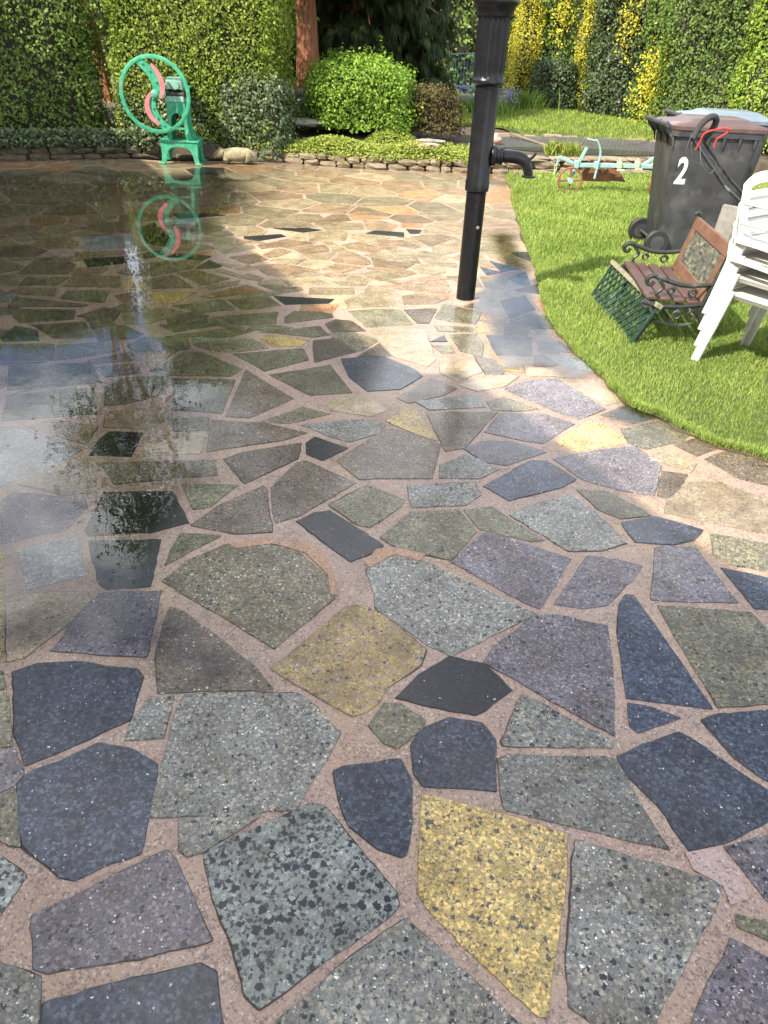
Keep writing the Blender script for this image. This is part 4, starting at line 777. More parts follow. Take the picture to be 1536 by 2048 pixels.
# row of mixed hedge plants on the right
HG = 'mixed tall hedge plants behind the lawn'
hedge('hedge', 'golden yellow hedge plant right of the pump top', 'hedge', (2.42, 18.1, .3), (.62, .9, 2.5), R(-8), M_YELLOW, 11000, .04, HG, .25, .1, 2.2, spread=.8)
hedge('hedge', 'green and dark hedge plant between the two golden ones', 'hedge', (3.0, 18.1, .3), (.75, .9, 2.5), R(-10), M_MID, 6500, .06, HG, .25, .1, 2.2)
hedge('shrub', 'dark domed clipped bush at the hedge foot beside strappy leaves', 'shrub', (3.0, 17.35, .28), (.95, .7, .95), R(-10), M_HOLLY, 5200, .05, None, .4, .05, 2)
hedge('hedge', 'narrow golden column in the hedge between dark plants', 'hedge', (3.55, 17.45, .3), (.36, .6, 2.6), R(-20), M_YELLOW, 7500, .04, HG, .16, .1, 2.6, spread=.8)
hedge('hedge', 'dark glossy holly section in the middle of the right hedge', 'hedge', (4.1, 16.6, .3), (1.25, 1.0, 2.7), R(-38), M_HOLLY, 11000, .062, HG, .3, .1, 2)
hedge('hedge', 'yellow flecked hedge plant beside the dark holly section', 'hedge', (4.55, 15.55, .3), (.7, .8, 2.6), R(-48), M_MID, 6500, .06, HG, .25, .1, 2.2)
V, F = leaf_quads(np.stack([rng.normal(4.38, .16, 1500), rng.normal(15.2, .14, 1500), np.clip(rng.normal(.85, .35, 1500), .35, 2.3)], 1), np.tile([-.6, -.8, .3], (1500, 1)), .055, .62, .6)
prop(link('golden_shrub', np_mesh('golden_shrub', V, F, tint4(1500)), M_YELLOW), 'sprawling golden sprays against the foot of the hedge', 'shrub')
for (cx, cy, cz, s, n, lab) in ((3.98, 16.05, 1.85, .22, 420, 'golden sprig high in the dark holly'), (3.0, 17.6, 1.95, .2, 420, 'golden tuft over the dark domed bush'), (4.5, 15.0, 1.4, .13, 360, 'golden tuft left of the bright green hedge end')):
    V, F = leaf_quads(np.stack([rng.normal(cx, s * .6, n), rng.normal(cy, s * .4, n), rng.normal(cz, s * 1.3, n)], 1), np.tile([-.5, -.8, .3], (n, 1)), .055, .62, .6)
    prop(link('golden_sprig', np_mesh('golden_sprig', V, F, tint4(n)), M_YELLOW), lab, 'shrub', kind='stuff')
hedge('hedge', 'mid green hedge section above the black bins', 'hedge', (5.15, 14.3, .28), (2.2, 1.0, 2.8), R(-60), M_MID, 19000, .052, HG, .3, .12, 1.8)
hedge('hedge', 'bright lime green hedge section at the right edge', 'hedge', (5.95, 12.4, .26), (2.6, 1.0, 3.0), R(-64), M_BRIGHT, 24000, .05, HG, .3, .12, 1.8, spread=.8)
hedge('hedge', 'dark distant hedge closing the garden behind the cedar', 'hedge', (-1.5, 20.5, .3), (15, 1.5, 3.4), 0, M_DARKLEAF, 20000, .11, None, .4, .2, .9)

# strap-leaved clump, bluebells, long grass
def straps(name, label, cat, c, n, L, w, m, rad):
    X = c[0] + rng.normal(0, rad, n); Y = c[1] + rng.normal(0, rad * .7, n)
    o = blades(name, X, Y, np.full(n, c[2]), L, w, m, 1.1); del o['kind']; return prop(o, label, cat)
straps('strappy_plant', 'clump of strappy green leaves at the foot of the golden hedge', 'plant', (2.32, 16.5, .3), 420, .42, .011, M_STRAP, .2)
straps('long_grass', 'long pale grass under the blue garden bench', 'grass', (1.15, 15.6, .3), 1500, .26, .008, M_STRAP, .35)['kind'] = 'stuff'
n = 700; P = np.stack([rng.uniform(.55, 2.1, n), rng.uniform(15.5, 16.3, n), rng.uniform(.5, .72, n)], 1)
V, F = leaf_quads(P, np.tile([0, -1, .2], (n, 1)), .035, .7, .8)
prop(link('bluebells', np_mesh('bluebells', V, F, tint4(n)), leaf_mat('bluebell_petal', (0.146, 0.122, 0.366), (0.390, 0.342, 0.732), .5)), 'drift of violet bluebells behind the lawn near the blue bench', 'flowers', kind='stuff')

# creeping ground cover along the wall
def cover(name, label, fx, n, size, m):
    P = np.array([fx() for _ in range(n)]); V, F = leaf_quads(P, np.tile([0, -.35, 1.0], (n, 1)), size, .75, .55); return prop(link(name, np_mesh(name, V, F, tint4(n, .5, .28)), m), label, 'ground cover', kind='stuff')
def fx1():
    x = random.uniform(-1.95, 1.05); w = wall_y(x); d = random.random() ** .9 * .55 - .03
    h = .15 * math.sin(min(1, (d + .05) / .6) * math.pi) * (.75 + .3 * math.sin(x * 5)) * (1 if x < .6 else .6)
    return (x, w + d + .02, tz(x, w + max(d, 0)) + h * random.uniform(.2, 1.1) - (.06 if d < .05 else 0) * random.random())
cover('ground_cover', 'yellow green creeping plants spilling over the low stone wall', fx1, 15000, .034, M_COVER)
def fx2():
    a, r = random.uniform(0, 6.283), math.sqrt(random.random()); x, y = -.15 + .42 * r * math.cos(a), 11.62 + .28 * r * math.sin(a); return (x, y, tz(x, y) + .17 * (1 - r * r) * random.uniform(.4, 1.1))
cover('ground_cover', 'pale yellow green mound of creeping leaves below the green shrub', fx2, 2600, .032, M_COVER)
def fx3():
    x = random.uniform(.1, 1.3); y = random.uniform(11.2, 11.7); return (x, y, tz(x, y) + random.uniform(0, .06))
cover('ground_cover', 'thin straggling creeper on the soil left of the pond', fx3, 1300, .032, M_COVER)
n = 260; X = rng.uniform(2.0, 2.5, n); Y = rng.uniform(11.45, 11.6, n)
o = blades('pond_fern', X, Y, np.full(n, .2), .2, .008, M_COVER, 1.1); del o['kind']; prop(o, 'yellow green fern tuft growing at the pond edge behind the plough', 'plant')

# big cedar: trunk, limbs, drooping fronds
def cedar(name, label, loc, H, Rb, zlow, n, trunk_r, m, m2, seed):
    root = empty(name, loc, 0, label, 'tree'); rs = np.random.default_rng(seed)
    tb = MB(); k = 14; pts = [(0.05 * math.sin(i * .8), .04 * math.cos(i), -.1 + H * .96 * i / k) for i in range(k + 1)]
    tb.tube(pts, [trunk_r * (1.35 if i == 0 else 1.0) * (1 - .93 * i / k) + .015 for i in range(k + 1)], 14); tb.build('trunk', M_BARK, root)
    V = []; T = []; lb = MB(); nb = 70
    for b in range(nb):
        z0 = zlow + .5 + (H - zlow - .8) * (b / nb) ** 1.05; a = b * 2.399 + rs.normal(0, .2); 
        if z0 < 4.4 and math.cos(a - math.atan2(SUN_DIR.y, SUN_DIR.x)) > .72: continue
        L = Rb * (1 - (z0 - zlow) / (H - zlow)) ** .75 * rs.uniform(.75, 1.1) + .15
        dirv = np.array([math.cos(a), math.sin(a)])
        line = []
        for s in np.linspace(0, 1, 6): line.append((dirv[0] * L * s, dirv[1] * L * s, z0 + .25 * L * s - .42 * L * s * s))
        lb.tube(line, [.035 * (1 - .8 * s) for s in np.linspace(0, 1, 6)], 5)
        q = max(6, int(n / nb * L / Rb * 1.5)); s = rs.uniform(.12, 1.04, q) ** .8
        px_ = dirv[0] * L * s; py_ = dirv[1] * L * s; pz_ = z0 + .25 * L * s - .42 * L * s * s
        side = rs.normal(0, .17 * L + .06, q); base = np.stack([px_ - dirv[1] * side, py_ + dirv[0] * side, pz_ - rs.uniform(0, .3, q) - np.abs(side) * .25], 1)
        fl = rs.uniform(.12, .34, q); fa = a + rs.normal(0, .8, q)
        for i in range(q):
            out = np.array([math.cos(fa[i]), math.sin(fa[i]), 0]); sd = np.array([-out[1], out[0], 0]); tn = rs.uniform(0, 1)
            for j in range(7):
                w = (j - 3) * .2; d = out * .35 + sd * w + np.array([0, 0, -1]) * rs.uniform(.7, 1.1); d /= np.linalg.norm(d); ln = fl[i] * (1 - abs(w) * .7); wd = np.cross(d, out); wd = wd / (np.linalg.norm(wd) + 1e-6) * ln * .055
                st = base[i] + d * .04; V += [st, st + d * ln * .45 + wd, st + d * ln, st + d * ln * .45 - wd]; T.append(min(1, max(0, tn * .8 + rs.normal(0, .12))))
    lb.build('limbs', M_BARK, root)
    V = np.array(V); F = np.arange(len(V)).reshape(-1, 4); t = np.repeat(np.array(T), 4)
    link('crown', np_mesh('crown', V, F, np.stack([t, t, t, np.ones_like(t)], 1)), m, root)
    return root
cedar('cedar_tree', 'large cedar with red brown trunk and drooping dark fronds', (-1.62, 13.6, .3), 7.2, 2.1, 2.0, 15000, .185, M_CEDAR, M_CEDAR2, 3)
cedar('cedar_tree', 'second dark cedar behind the bronze shrub and blue bench', (-.85, 15.4, .3), 5.4, 1.75, .5, 9500, .16, M_CEDAR, M_CEDAR2, 4)

def broadleaf(name, label, loc, H, Rc, n, size, m, seed):
    root = empty(name, loc, 0, label, 'tree'); rr = random.Random(seed); tb = MB(); tips = []
    def grow(p, d, L, r, lev):
        pts = [p]; q = p.copy(); dd = d.copy()
        for i in range(4):
            dd = (dd + Vector((rr.gauss(0, .14), rr.gauss(0, .14), .06))).normalized(); q = q + dd * L / 4; pts.append(q.copy())
        tb.tube(pts, [r * (1 - .16 * i) for i in range(5)], 6)
        if lev == 0: tips.append(q); return
        for i in range(rr.choice((3, 4))):
            a = rr.uniform(0, 6.283); nd = (dd * .75 + Vector((math.cos(a), math.sin(a), rr.uniform(-.1, .5))) * .75).normalized(); grow(pts[rr.choice((2, 3, 4))], nd, L * rr.uniform(.55, .75), r * .5, lev - 1)
    grow(Vector((0, 0, -.1)), Vector((0, 0, 1)), H * .42, H * .02, 3)
    tb.build('trunk', M_BARK, root); TP = np.array([tuple(t) for t in tips]); k = rng.integers(0, len(TP), n)
    P = TP[k] + rng.normal(0, Rc, (n, 3)) * np.array([1, 1, .7]); V, F = leaf_quads(P, np.tile([0, 0, 1.0], (n, 1)), size, .6, .9)
    link('crown', np_mesh('crown', V, F, tint4(n)), m, root); return root
tr_ = broadleaf('tree', 'leafy tree rising behind the left hedges', (-4.9, 13.9, .3), 9.6, .55, 15000, .11, M_TREELEAF, 5); tr_.scale = (.55, .55, 1)

# ------------------------------------------------------------------ low dry stone walls
def stone_var(seed):
    rr = random.Random(seed); bm = bmesh.new(); bmesh.ops.create_cube(bm, size=1); bmesh.ops.subdivide_edges(bm, edges=bm.edges[:], cuts=1, use_grid_fill=True)
    for v in bm.verts:
        l = max(abs(v.co.x), abs(v.co.y), abs(v.co.z)); e = sum(1 for a in v.co if abs(a) > .4)
        v.co *= {3: .80, 2: .92, 1: 1.03}.get(e, 1); v.co += Vector((rr.gauss(0, .035), rr.gauss(0, .04), rr.gauss(0, .05)))
    me = bpy.data.meshes.new('stone'); bm.to_mesh(me); bm.free(); me.materials.append(M_STONE); me.polygons.foreach_set('use_smooth', [False] * len(me.polygons)); return me
SV = [stone_var(i) for i in range(8)]
SVD = [m.copy() for m in SV]
for m in SVD: m.materials[0] = M_STONE_DARK
def stone_wall(label, pts, hts, lmin, lmax, depth=.2, z0=-.01, sv=SV):
    root = empty('stone_wall', (pts[0][0], pts[0][1], 0), 0, label, 'wall', 'low stone walls round the patio'); o0 = Vector((pts[0][0], pts[0][1], 0))
    segs = [(Vector((*a, 0)), Vector((*b, 0))) for a, b in zip(pts, pts[1:])]; z = z0
    for ci, h in enumerate(hts):
        for a, b in segs:
            L = (b - a).length; u = (b - a) / L; nrm = Vector((-u.y, u.x, 0)); s = random.uniform(-.06, .02)
            while s < L - .03:
                l = random.uniform(lmin, lmax); l = min(l, L - s + .04); hh = h * random.uniform(.82, 1.15)
                o = bpy.data.objects.new('stone', random.choice(sv)); COL.objects.link(o); o.parent = root
                p = a + u * (s + l / 2) + nrm * (depth / 2 + random.uniform(-.02, .025) + ci * .012); o.location = (p.x - o0.x, p.y - o0.y, z + hh / 2 + random.uniform(-.004, .004))
                o.rotation_euler = (random.gauss(0, .05), random.gauss(0, .05), math.atan2(u.y, u.x) + random.gauss(0, .05)); o.scale = (l * .97, depth, hh); s += l
        z += h * .93
    return root
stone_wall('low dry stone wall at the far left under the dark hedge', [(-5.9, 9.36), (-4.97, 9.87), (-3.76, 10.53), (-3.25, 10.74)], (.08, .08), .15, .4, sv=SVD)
def fx4():
    x = random.uniform(-6.0, -3.3); w = wall_y(x); d = random.uniform(-.02, .4); return (x, w + d, .17 + random.uniform(-.05, .16) * (1 if d > .05 else .5))
cover('ground_cover', 'dark ivy trailing over the low wall at far left', fx4, 5200, .05, M_IVY)
stone_wall('low pale stone edging wall below the yellow green creepers', [(-2.3, 10.86), (-1.79, 10.91), (-.69, 10.73), (1.0, 10.83)], (.085, .08), .14, .32)
stone_wall('mossy low wall of the netted pond behind the plough', [(1.0, 10.83), (1.56, 10.88), (3.58, 11.44), (4.6, 11.7)], (.1, .09, .05), .2, .5)
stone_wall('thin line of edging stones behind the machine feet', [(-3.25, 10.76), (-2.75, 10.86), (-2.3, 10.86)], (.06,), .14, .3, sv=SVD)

stone_wall('row of flat edging stones between pond net and back lawn', [(1.15, 12.55), (1.9, 12.85), (3.0, 12.98), (4.3, 13.0)], (.10,), .2, .55, .2, .19)
# ------------------------------------------------------------------ netted pond
M_POND = NT('pond_water'); M_POND.set(Base_Color=(.035, .04, .03), Roughness=.12); M_POND = M_POND.m
pp = [(2.75 + 1.45 * math.cos(a) * (1 + .06 * math.sin(3 * a)), 12.22 + .55 * math.sin(a) + .16 * math.cos(a)) for a in [i * math.pi / 18 for i in range(36)]]
prop(poly_sheet('pond_water', pp, .208, M_POND), 'dark pond under a net behind the plough', kind='structure')
net = MB(); 
def nz(x, y): return .255 + .03 * math.sin((x - 1.2) * 1.1)
for i in range(52):
    x = 1.15 + i * .062; net.tube([(x + .35 * t, 11.55 + .22 * (x - 1.2) * .5 + 1.25 * t, nz(x, 0)) for t in (0, .5, 1)], .0028, 3)
for j in range(24):
    t = j / 23; net.tube([(1.15 + .35 * t + 3.2 * s, 11.55 + .22 * (3.2 * s) * .5 + 1.25 * t, nz(1.15 + 3.2 * s, 0)) for s in (0, .25, .5, .75, 1)], .0028, 3)
prop(net.build('pond_net', simple('net_black', (.07, .07, .07), .6)), 'black net stretched over the pond', 'net')
M_WOODOLD = simple('weathered_wood', (.17, .14, .10), .85, bump=.5, bscale=60)
prop(MB().tube([(1.62, 12.72, .31), (2.05, 11.66, .285)], .017, 6).build('wooden_pole', M_WOODOLD), 'thin brown pole lying across the pond net', 'pole')
def rock(name, label, c, s, m, seed, cat='stone', rz=0, parent=None):
    rr = random.Random(seed); bm = bmesh.new(); bmesh.ops.create_icosphere(bm, subdivisions=3, radius=1)
    for v in bm.verts:
        n = mnoise.noise(v.co * 1.4 + Vector((seed, 0, 0))) * .3 + mnoise.noise(v.co * 4 + Vector((0, seed, 0))) * .1
        v.co *= 1 + n; v.co.z = max(-.75, min(.72 + .1 * mnoise.noise(v.co * 3), v.co.z)); v.co = Vector((v.co.x * s[0], v.co.y * s[1], v.co.z * s[2]))
    me = bpy.data.meshes.new(name); bm.to_mesh(me); bm.free(); o = link(name, me, m, parent, c, True); o.rotation_euler.z = rz
    return prop(o, label, cat) if label else o
M_GREYSTONE = simple('grey_stone', (.27, .265, .24), .85, bump=.8, bscale=24, var=.35, scale=7, dirt=(.12, .115, .08))
M_PINKSTONE = simple('red_sandstone', (.36, .19, .12), .85, bump=.7, bscale=24, dirt=(.45, .38, .33), dirt_amt=.7)
rock('flat_stone', 'long flat grey stone lying beside the ivy under the cedar', (-1.42, 11.62, .43), (.27, .16, .06), M_GREYSTONE, 2, rz=.1)
rock('stone', 'pale mottled stone at the foot of the cedar trunk', (-1.52, 12.75, .71), (.17, .12, .075), M_GREYSTONE, 6)
rock('stone', 'rough stone supporting the mottled stone near the trunk', (-1.5, 12.75, .52), (.2, .16, .19), M_GREYSTONE, 8)
rock('stone', 'reddish stone half hidden in the creepers left of the pump', (.31, 11.05, .285), (.19, .11, .06), M_PINKSTONE, 4)
rock('flat_stone', 'thin grey slate resting on the reddish stone', (.37, 11.1, .345), (.2, .11, .018), M_GREYSTONE, 9)
rock('stone', 'pale stone at the edge of the pond right of the pump', (1.27, 11.75, .33), (.13, .1, .1), M_PINKSTONE, 12)

# ------------------------------------------------------------------ house standing left of and behind the viewpoint
M_RENDER = simple('house_render', (.55, .50, .43), .9, bump=.4, bscale=60, var=.1)
M_ROOF = simple('roof_tiles', (.19, .09, .06), .85, bump=.5, bscale=20)
M_PVC = simple('white_frame', (.75, .75, .73), .4, var=.05)
M_PANE = NT('window_pane'); M_PANE.set(Base_Color=(.02, .025, .03), Roughness=.05); M_PANE = M_PANE.m
u = Vector((.463, -.886, 0)).normalized(); nn = Vector((.886, .463, 0)).normalized(); hr = math.atan2(u.y, u.x)
house = empty('house', (0, 0, 0), hr, 'pale rendered house with tiled roof beside the patio', 'house')
def hb(name, s0, s1, n0, n1, z0, z1, m, par=house): return MB().box(((s0 + s1) / 2, (n0 + n1) / 2, (z0 + z1) / 2), (s1 - s0, n1 - n0, z1 - z0)).build(name, m, par, False)
# local x runs along the wall, local y away from the house face
hb('wall', -13, -2.1, -10, -3.05, -.05, 4.95, M_RENDER); hb('wall', -2.1, 7.5, -10, -2.72, -.05, 4.95, M_RENDER)
for s0, s1, e in ((-13.3, -2.1, -2.77), (-2.098, 7.8, -2.43)):
    mbr = MB(); c = (s0 + s1) / 2; rz_ = 5.0 + 3.7 * math.tan(R(30)); ym = e - 3.7; yb = ym - 3.7
    mbr.add([(s0, e, 4.97), (s1, e, 4.97), (s1, ym, rz_), (s0, ym, rz_), (s0, yb, 4.97), (s1, yb, 4.97), (s0, e, 4.85), (s1, e, 4.85), (s1, yb, 4.85), (s0, yb, 4.85)], [(0, 1, 2, 3), (3, 2, 5, 4), (6, 9, 8, 7), (0, 6, 7, 1), (4, 5, 8, 9), (0, 3, 4, 9, 6), (1, 7, 8, 5, 2)]); mbr.build('roof', M_ROOF, house, False)
for s0, w, z0, h in ((-11, 1.4, .9, 1.2), (-6.5, 1.8, .9, 1.2), (-11, 1.4, 3.2, 1.1), (-6.5, 1.4, 3.2, 1.1)):
    wf = hb('window', s0, s0 + w, -3.05, -2.99, z0, z0 + h, M_PVC); hb('pane', s0 + .07, s0 + w - .07, -2.99, -2.985, z0 + .07, z0 + h - .07, M_PANE, wf)
dr = hb('door', -.5, .5, -2.72, -2.66, .05, 2.1, M_PVC); hb('pane', -.38, .38, -2.66, -2.655, .25, 1.95, M_PANE, dr)

# ================================================================== OBJECTS
M_IRON = simple('black_gloss_paint', (.009, .0095, .011), .3, var=.3, bump=.12, bscale=130, coat=0, rvar=.06, dirt=(.035, .03, .026), dirt_amt=.05)
[n for n in M_IRON.node_tree.nodes if n.type == 'BSDF_PRINCIPLED'][0].inputs['Specular IOR Level'].default_value = .28
# ---- hand pump standing on the patio
pump = empty('water_pump', (.505, 5.32, 0), 0, 'tall black iron water pump standing on the wet paving', 'pump')
MB().lathe([(.066, -.02), (.066, .735)], 32).build('lower_pipe', M_IRON, pump)
MB().lathe([(.067, .733), (.079, .742), (.079, .80), (.076, .806), (.076, 1.35)], 32).build('barrel', M_IRON, pump)
MB().lathe([(.078, 1.348), (.088, 1.352), (.10, 1.362), (.102, 1.372), (.098, 1.382), (.093, 1.39)], 36).build('collar', M_IRON, pump)
MB().lathe([(.094, 1.389)] + [(.094 + .004 * i / 12, 1.40 + .30 * i / 12) for i in range(13)] + [(.104, 1.712)], 96, rfun=lambda r, z, a: r - (.0075 * abs(math.sin(a * 10)) ** 1.5 if 1.395 < z < 1.705 else 0)).build('fluted_section', M_IRON, pump)
MB().lathe([(.105, 1.71), (.108, 1.73), (.122, 1.755), (.135, 1.77), (.138, 1.785), (.132, 1.80), (.118, 1.806)], 40).build('rim', M_IRON, pump)
MB().lathe([(.112, 1.805), (.11, 1.87), (.10, 1.92), (.075, 1.965), (.04, 1.99), (.022, 2.0), (.026, 2.03), (.018, 2.06), (.004, 2.075)], 32).build('cap', M_IRON, pump)
Mx = Matrix.Rotation(R(90), 3, 'Y')
MB().lathe([(.062, .07), (.064, .076), (.064, .098), (.05, .104), (.05, .125), (.055, .128), (.055, .142), (.046, .148)], 24, (0, 0, .955), M=Mx).build('spout_flange', M_IRON, pump)
sp = MB().tube(bez([(.10, 0, .955), (.18, 0, .955), (.25, 0, .95), (.295, 0, .925), (.322, 0, .88), (.33, 0, .845)], 6), [.04] * 15 + [.04 - .001 * i for i in range(11)] + [.03] * 5, 16).build('spout', M_IRON, pump)
MB().lathe([(.03, .853), (.044, .849), (.046, .842), (.042, .836), (.034, .834)], 20, (.331, 0, 0)).build('spout_lip', M_IRON, sp)
MB().tube(bez([(.31, 0, .925), (.325, 0, .945), (.345, 0, .96), (.36, 0, .985)], 4), [.013, .012, .012, .011, .011, .01, .01, .009, .009, .009, .008, .008, .007], 8).build('bucket_hook', M_IRON, sp)
MB().lathe([(.012, .06), (.012, .072), (.008, .076)], 6, (-.0, 0, .515), M=Matrix.Rotation(R(-65), 3, 'Z') @ Mx).build('bolt', simple('zinc_bolt', (.3, .3, .3), .4, .6), pump)

MB().lathe([(.115, -.001), (.105, .008), (.085, .013), (.066, .015)], 28, rfun=lambda r, z, a: r * (1 + .12 * math.sin(a * 3 + 1) + .07 * math.sin(a * 7)) if r > .07 else r).build('mortar_ring', M_MORTAR, pump)
# ---- chaff cutter
M_GREEN = simple('green_paint', (.04, .30, .165), .5, var=.3, scale=16, dirt=(.17, .20, .12), dirt_amt=.22, bump=.25)
M_GREEN2 = simple('faded_green_paint', (.20, .38, .30), .55, var=.25, scale=9, dirt=(.07, .3, .18), dirt_amt=.35)
M_PINK = simple('pink_paint', (.62, .17, .19), .5, var=.2, scale=12, dirt=(.65, .33, .33), dirt_amt=.2)
cc = empty('chaff_cutter', (-2.86, 10.52, .003), R(4), 'green painted chaff cutter with big flywheel and pink blades', 'farm machine')
def mirror(p): return [(-x, z) for x, z in p[::-1]]
half = [(-.262, 0), (-.19, 0), (-.178, .04), (-.165, .10), (-.145, .155), (-.105, .19), (-.05, .205)]
base_out = half + mirror(half) + [(.262, .012), (.24, .03), (.226, .10), (.232, .26), (-.232, .26), (-.226, .10), (-.24, .03), (-.262, .012)]
Rz90 = Matrix.Rotation(R(90), 3, 'Z')
for y, in ((-.17,), (.2,)): MB().prism(base_out, .028, o=(0, y, 0)).build('leg_frame', M_GREEN, cc, False)
side = [(x * .82, z) for x, z in base_out]
for x in (-.218, .218): MB().prism(side, .024, Rz90, (x, .015, 0)).build('leg_frame', M_GREEN, cc, False)
for x in (-.235, .235):
    for y in (-.175, .205): MB().box((x, y, .008), (.075, .07, .016), bev=.004).build('foot', M_GREEN, cc)
MB().box((0, .015, .269), (.50, .42, .022), bev=.005).build('base_plate', M_GREEN, cc)
lo_ = [(-.20, .28), (-.165, .305), (-.14, .35), (-.125, .42), (-.118, .5)]; li_ = [(-.095, .28), (-.088, .305), (-.083, .35), (-.08, .42), (-.075, .5)]
arch = [(-.118, .50), (-.075, .50)] + [(.075 * -math.cos(a), .50 + .085 * math.sin(a)) for a in [math.pi * k / 10 for k in range(1, 10)]] + [(.075, .50), (.118, .50), (.112, .70), (-.112, .70)]
for y in (-.13, .17):
    f = MB(); f.strip(lo_, li_, .024, o=(0, y, 0)); f.strip([(-a, b) for a, b in lo_], [(-a, b) for a, b in li_], .024, o=(0, y, 0)); f.prism(arch, .024, o=(0, y, 0)); f.box((0, y, .41), (.165, .02, .022)); f.build('tower_frame', M_GREEN, cc, False)
for sx in (-1, 1):
    f = MB(); n_ = len(lo_)
    prof = [(-.20 - .118 + -a * 0, 0)] 
    L_ = [(-.19 + .018 * i, z) for i, (a, z) in enumerate(lo_)] + [(-.115, .70)]; R_ = [(.25 - .02 * i, z) for i, (a, z) in enumerate(lo_)] + [(.155, .70)]
    f.strip(L_, R_, .018, Rz90, (sx * .112, 0, 0)); f.build('side_plate', M_GREEN, cc, False)
MB().box((0, .0, .735), (.215, .30, .066), bev=.006).build('ledge', M_GREEN2, cc)
for sx in (-1, 1): MB().box((sx * .09, .02, .81), (.018, .27, .085)).build('cheek', M_GREEN, cc)
hd = MB().prism([(-.15, .845), (.16, .845), (.16, .93), (.06, .965), (-.1, .965), (-.15, .93)], .19, Rz90, (.0, 0, 0)).build('hood', M_GREEN2, cc, False)
MB().lathe([(.055, .0), (.055, .006), (.045, .008)], 20, (.01, -.158, .895), M=Matrix.Rotation(R(90), 3, 'X')).build('maker_plate', M_GREEN2, hd)
for i, (x, y) in enumerate(((-.06, -.1), (.06, -.1))): MB().lathe([(.045, -.11), (.045, .11)], 16, (0, -.1 + .1 * i, .785), M=Mx).build('feed_roller', simple('dark_iron', (.03, .028, .025), .6), cc)
MB().box((0, .42, .83), (.2, .5, .02)).build('feed_tray', M_GREEN, cc)
# flywheel in local x/z plane at y = -.27
wc = Vector((-.215, -.25, .785)); RW = .405
wheel = empty('flywheel', wc, 0); wheel.parent = cc
rim = MB(); N_ = 72; vs = []
for k in range(N_):
    a = 2 * math.pi * k / N_
    for r, y in ((RW - .024, -.017), (RW, -.02), (RW + .02, -.012), (RW + .02, .012), (RW, .02), (RW - .024, .017)): vs.append((r * math.cos(a), y, r * math.sin(a)))
rim.add(vs, [(k * 6 + i, k * 6 + (i + 1) % 6, ((k + 1) % N_) * 6 + (i + 1) % 6, ((k + 1) % N_) * 6 + i) for k in range(N_) for i in range(6)]); rim.build('wheel_rim', M_GREEN, wheel)
def sband(pts, w, t, name, m, par, y=0.0, taper=None):
    c = [Vector((p[0] * RW, 0, p[1] * RW)) for p in pts]; c = bez(c, 6); n = len(c); l, r = [], []
    for i in range(n):
        tdir = (c[min(i + 1, n - 1)] - c[max(i - 1, 0)]).normalized(); pr = Vector((-tdir.z, 0, tdir.x)); s = i / (n - 1); ww = w * (taper(s) if taper else 1)
        l.append(((c[i] + pr * ww / 2).x, (c[i] + pr * ww / 2).z)); r.append(((c[i] - pr * ww / 2).x, (c[i] - pr * ww / 2).z))
    return MB().strip(l, r, t, o=(0, y, 0)).build(name, m, par, False)
up = [(-.42, .91), (-.30, .80), (-.10, .62), (.05, .34), (.06, .1), (0, 0)]; dn = [(0, 0), (-.1, -.12), (-.12, -.36), (-.02, -.62), (.16, -.82), (.36, -.93)]
s1 = sband(up, .09, .024, 'spoke', M_GREEN, wheel, 0, lambda s: .75 + .35 * math.sin(s * 3.14)); s2 = sband(dn, .09, .024, 'spoke', M_GREEN, wheel, 0, lambda s: .75 + .35 * math.sin(s * 3.14))
sband([(-.02, .80), (.14, .60), (.25, .33), (.24, .10), (.15, -.08)], .045, .01, 'blade', M_PINK, wheel, -.022, lambda s: .35 + .95 * math.sin(.25 + s * 2.6))
sband([(-.08, .07), (-.23, -.12), (-.26, -.38), (-.16, -.62), (.04, -.80)], .045, .01, 'blade', M_PINK, wheel, -.022, lambda s: .35 + .95 * math.sin(.25 + s * 2.6))
for pts, par in ((up, s1), (dn, s2)):
    for k in range(1, 5):
        p = pts[k]; MB().lathe([(.011, .012), (.011, .024), (.006, .028)], 6, (p[0] * RW + .012, 0, p[1] * RW), M=Matrix.Rotation(R(90), 3, 'X')).build('bolt', M_GREEN, par)
MB().lathe([(.05, -.03), (.055, -.01), (.055, .02), (.03, .035), (.03, .05), (.012, .055)], 20, (0, 0, 0), M=Matrix.Rotation(R(90), 3, 'X')).build('hub', M_GREEN, wheel)
MB().tube([(wc.x, -.25, wc.z), (wc.x, .16, wc.z)], .018, 10).build('shaft', M_GREEN, cc); MB().box((-.15, .06, .775), (.17, .05, .05)).build('bearing_arm', M_GREEN, cc, False)

# ---- stone badger
def skin_body(name, V, E, rad, m, parent=None, loc=(0, 0, 0), rz=0, sub=2, rough=.0):
    me = bpy.data.meshes.new(name); me.from_pydata(V, E, []); o = link(name, me, m, parent, loc); o.rotation_euler.z = rz
    md = o.modifiers.new('skin', 'SKIN'); md.use_smooth_shade = True
    if not me.skin_vertices: me.attributes.new('x', 'FLOAT', 'POINT')
    sv = me.skin_vertices[0].data
    for i, r in enumerate(rad): sv[i].radius = r if isinstance(r, tuple) else (r, r); sv[i].use_root = (i == 0)
    s = o.modifiers.new('sub', 'SUBSURF'); s.levels = sub; s.render_levels = sub
    return o
M_BADGER = simple('weathered_statue', (.27, .23, .14), .9, var=.3, scale=20, dirt=(.07, .065, .04), dirt_amt=.6, bump=1.0, bscale=45)
def new_skin_mesh(V, E, name):
    bm = bmesh.new(); bm.verts.layers.skin.verify(); vs = [bm.verts.new(v) for v in V]; [bm.edges.new((vs[a], vs[b])) for a, b in E]; me = bpy.data.meshes.new(name); bm.to_mesh(me); bm.free(); return me
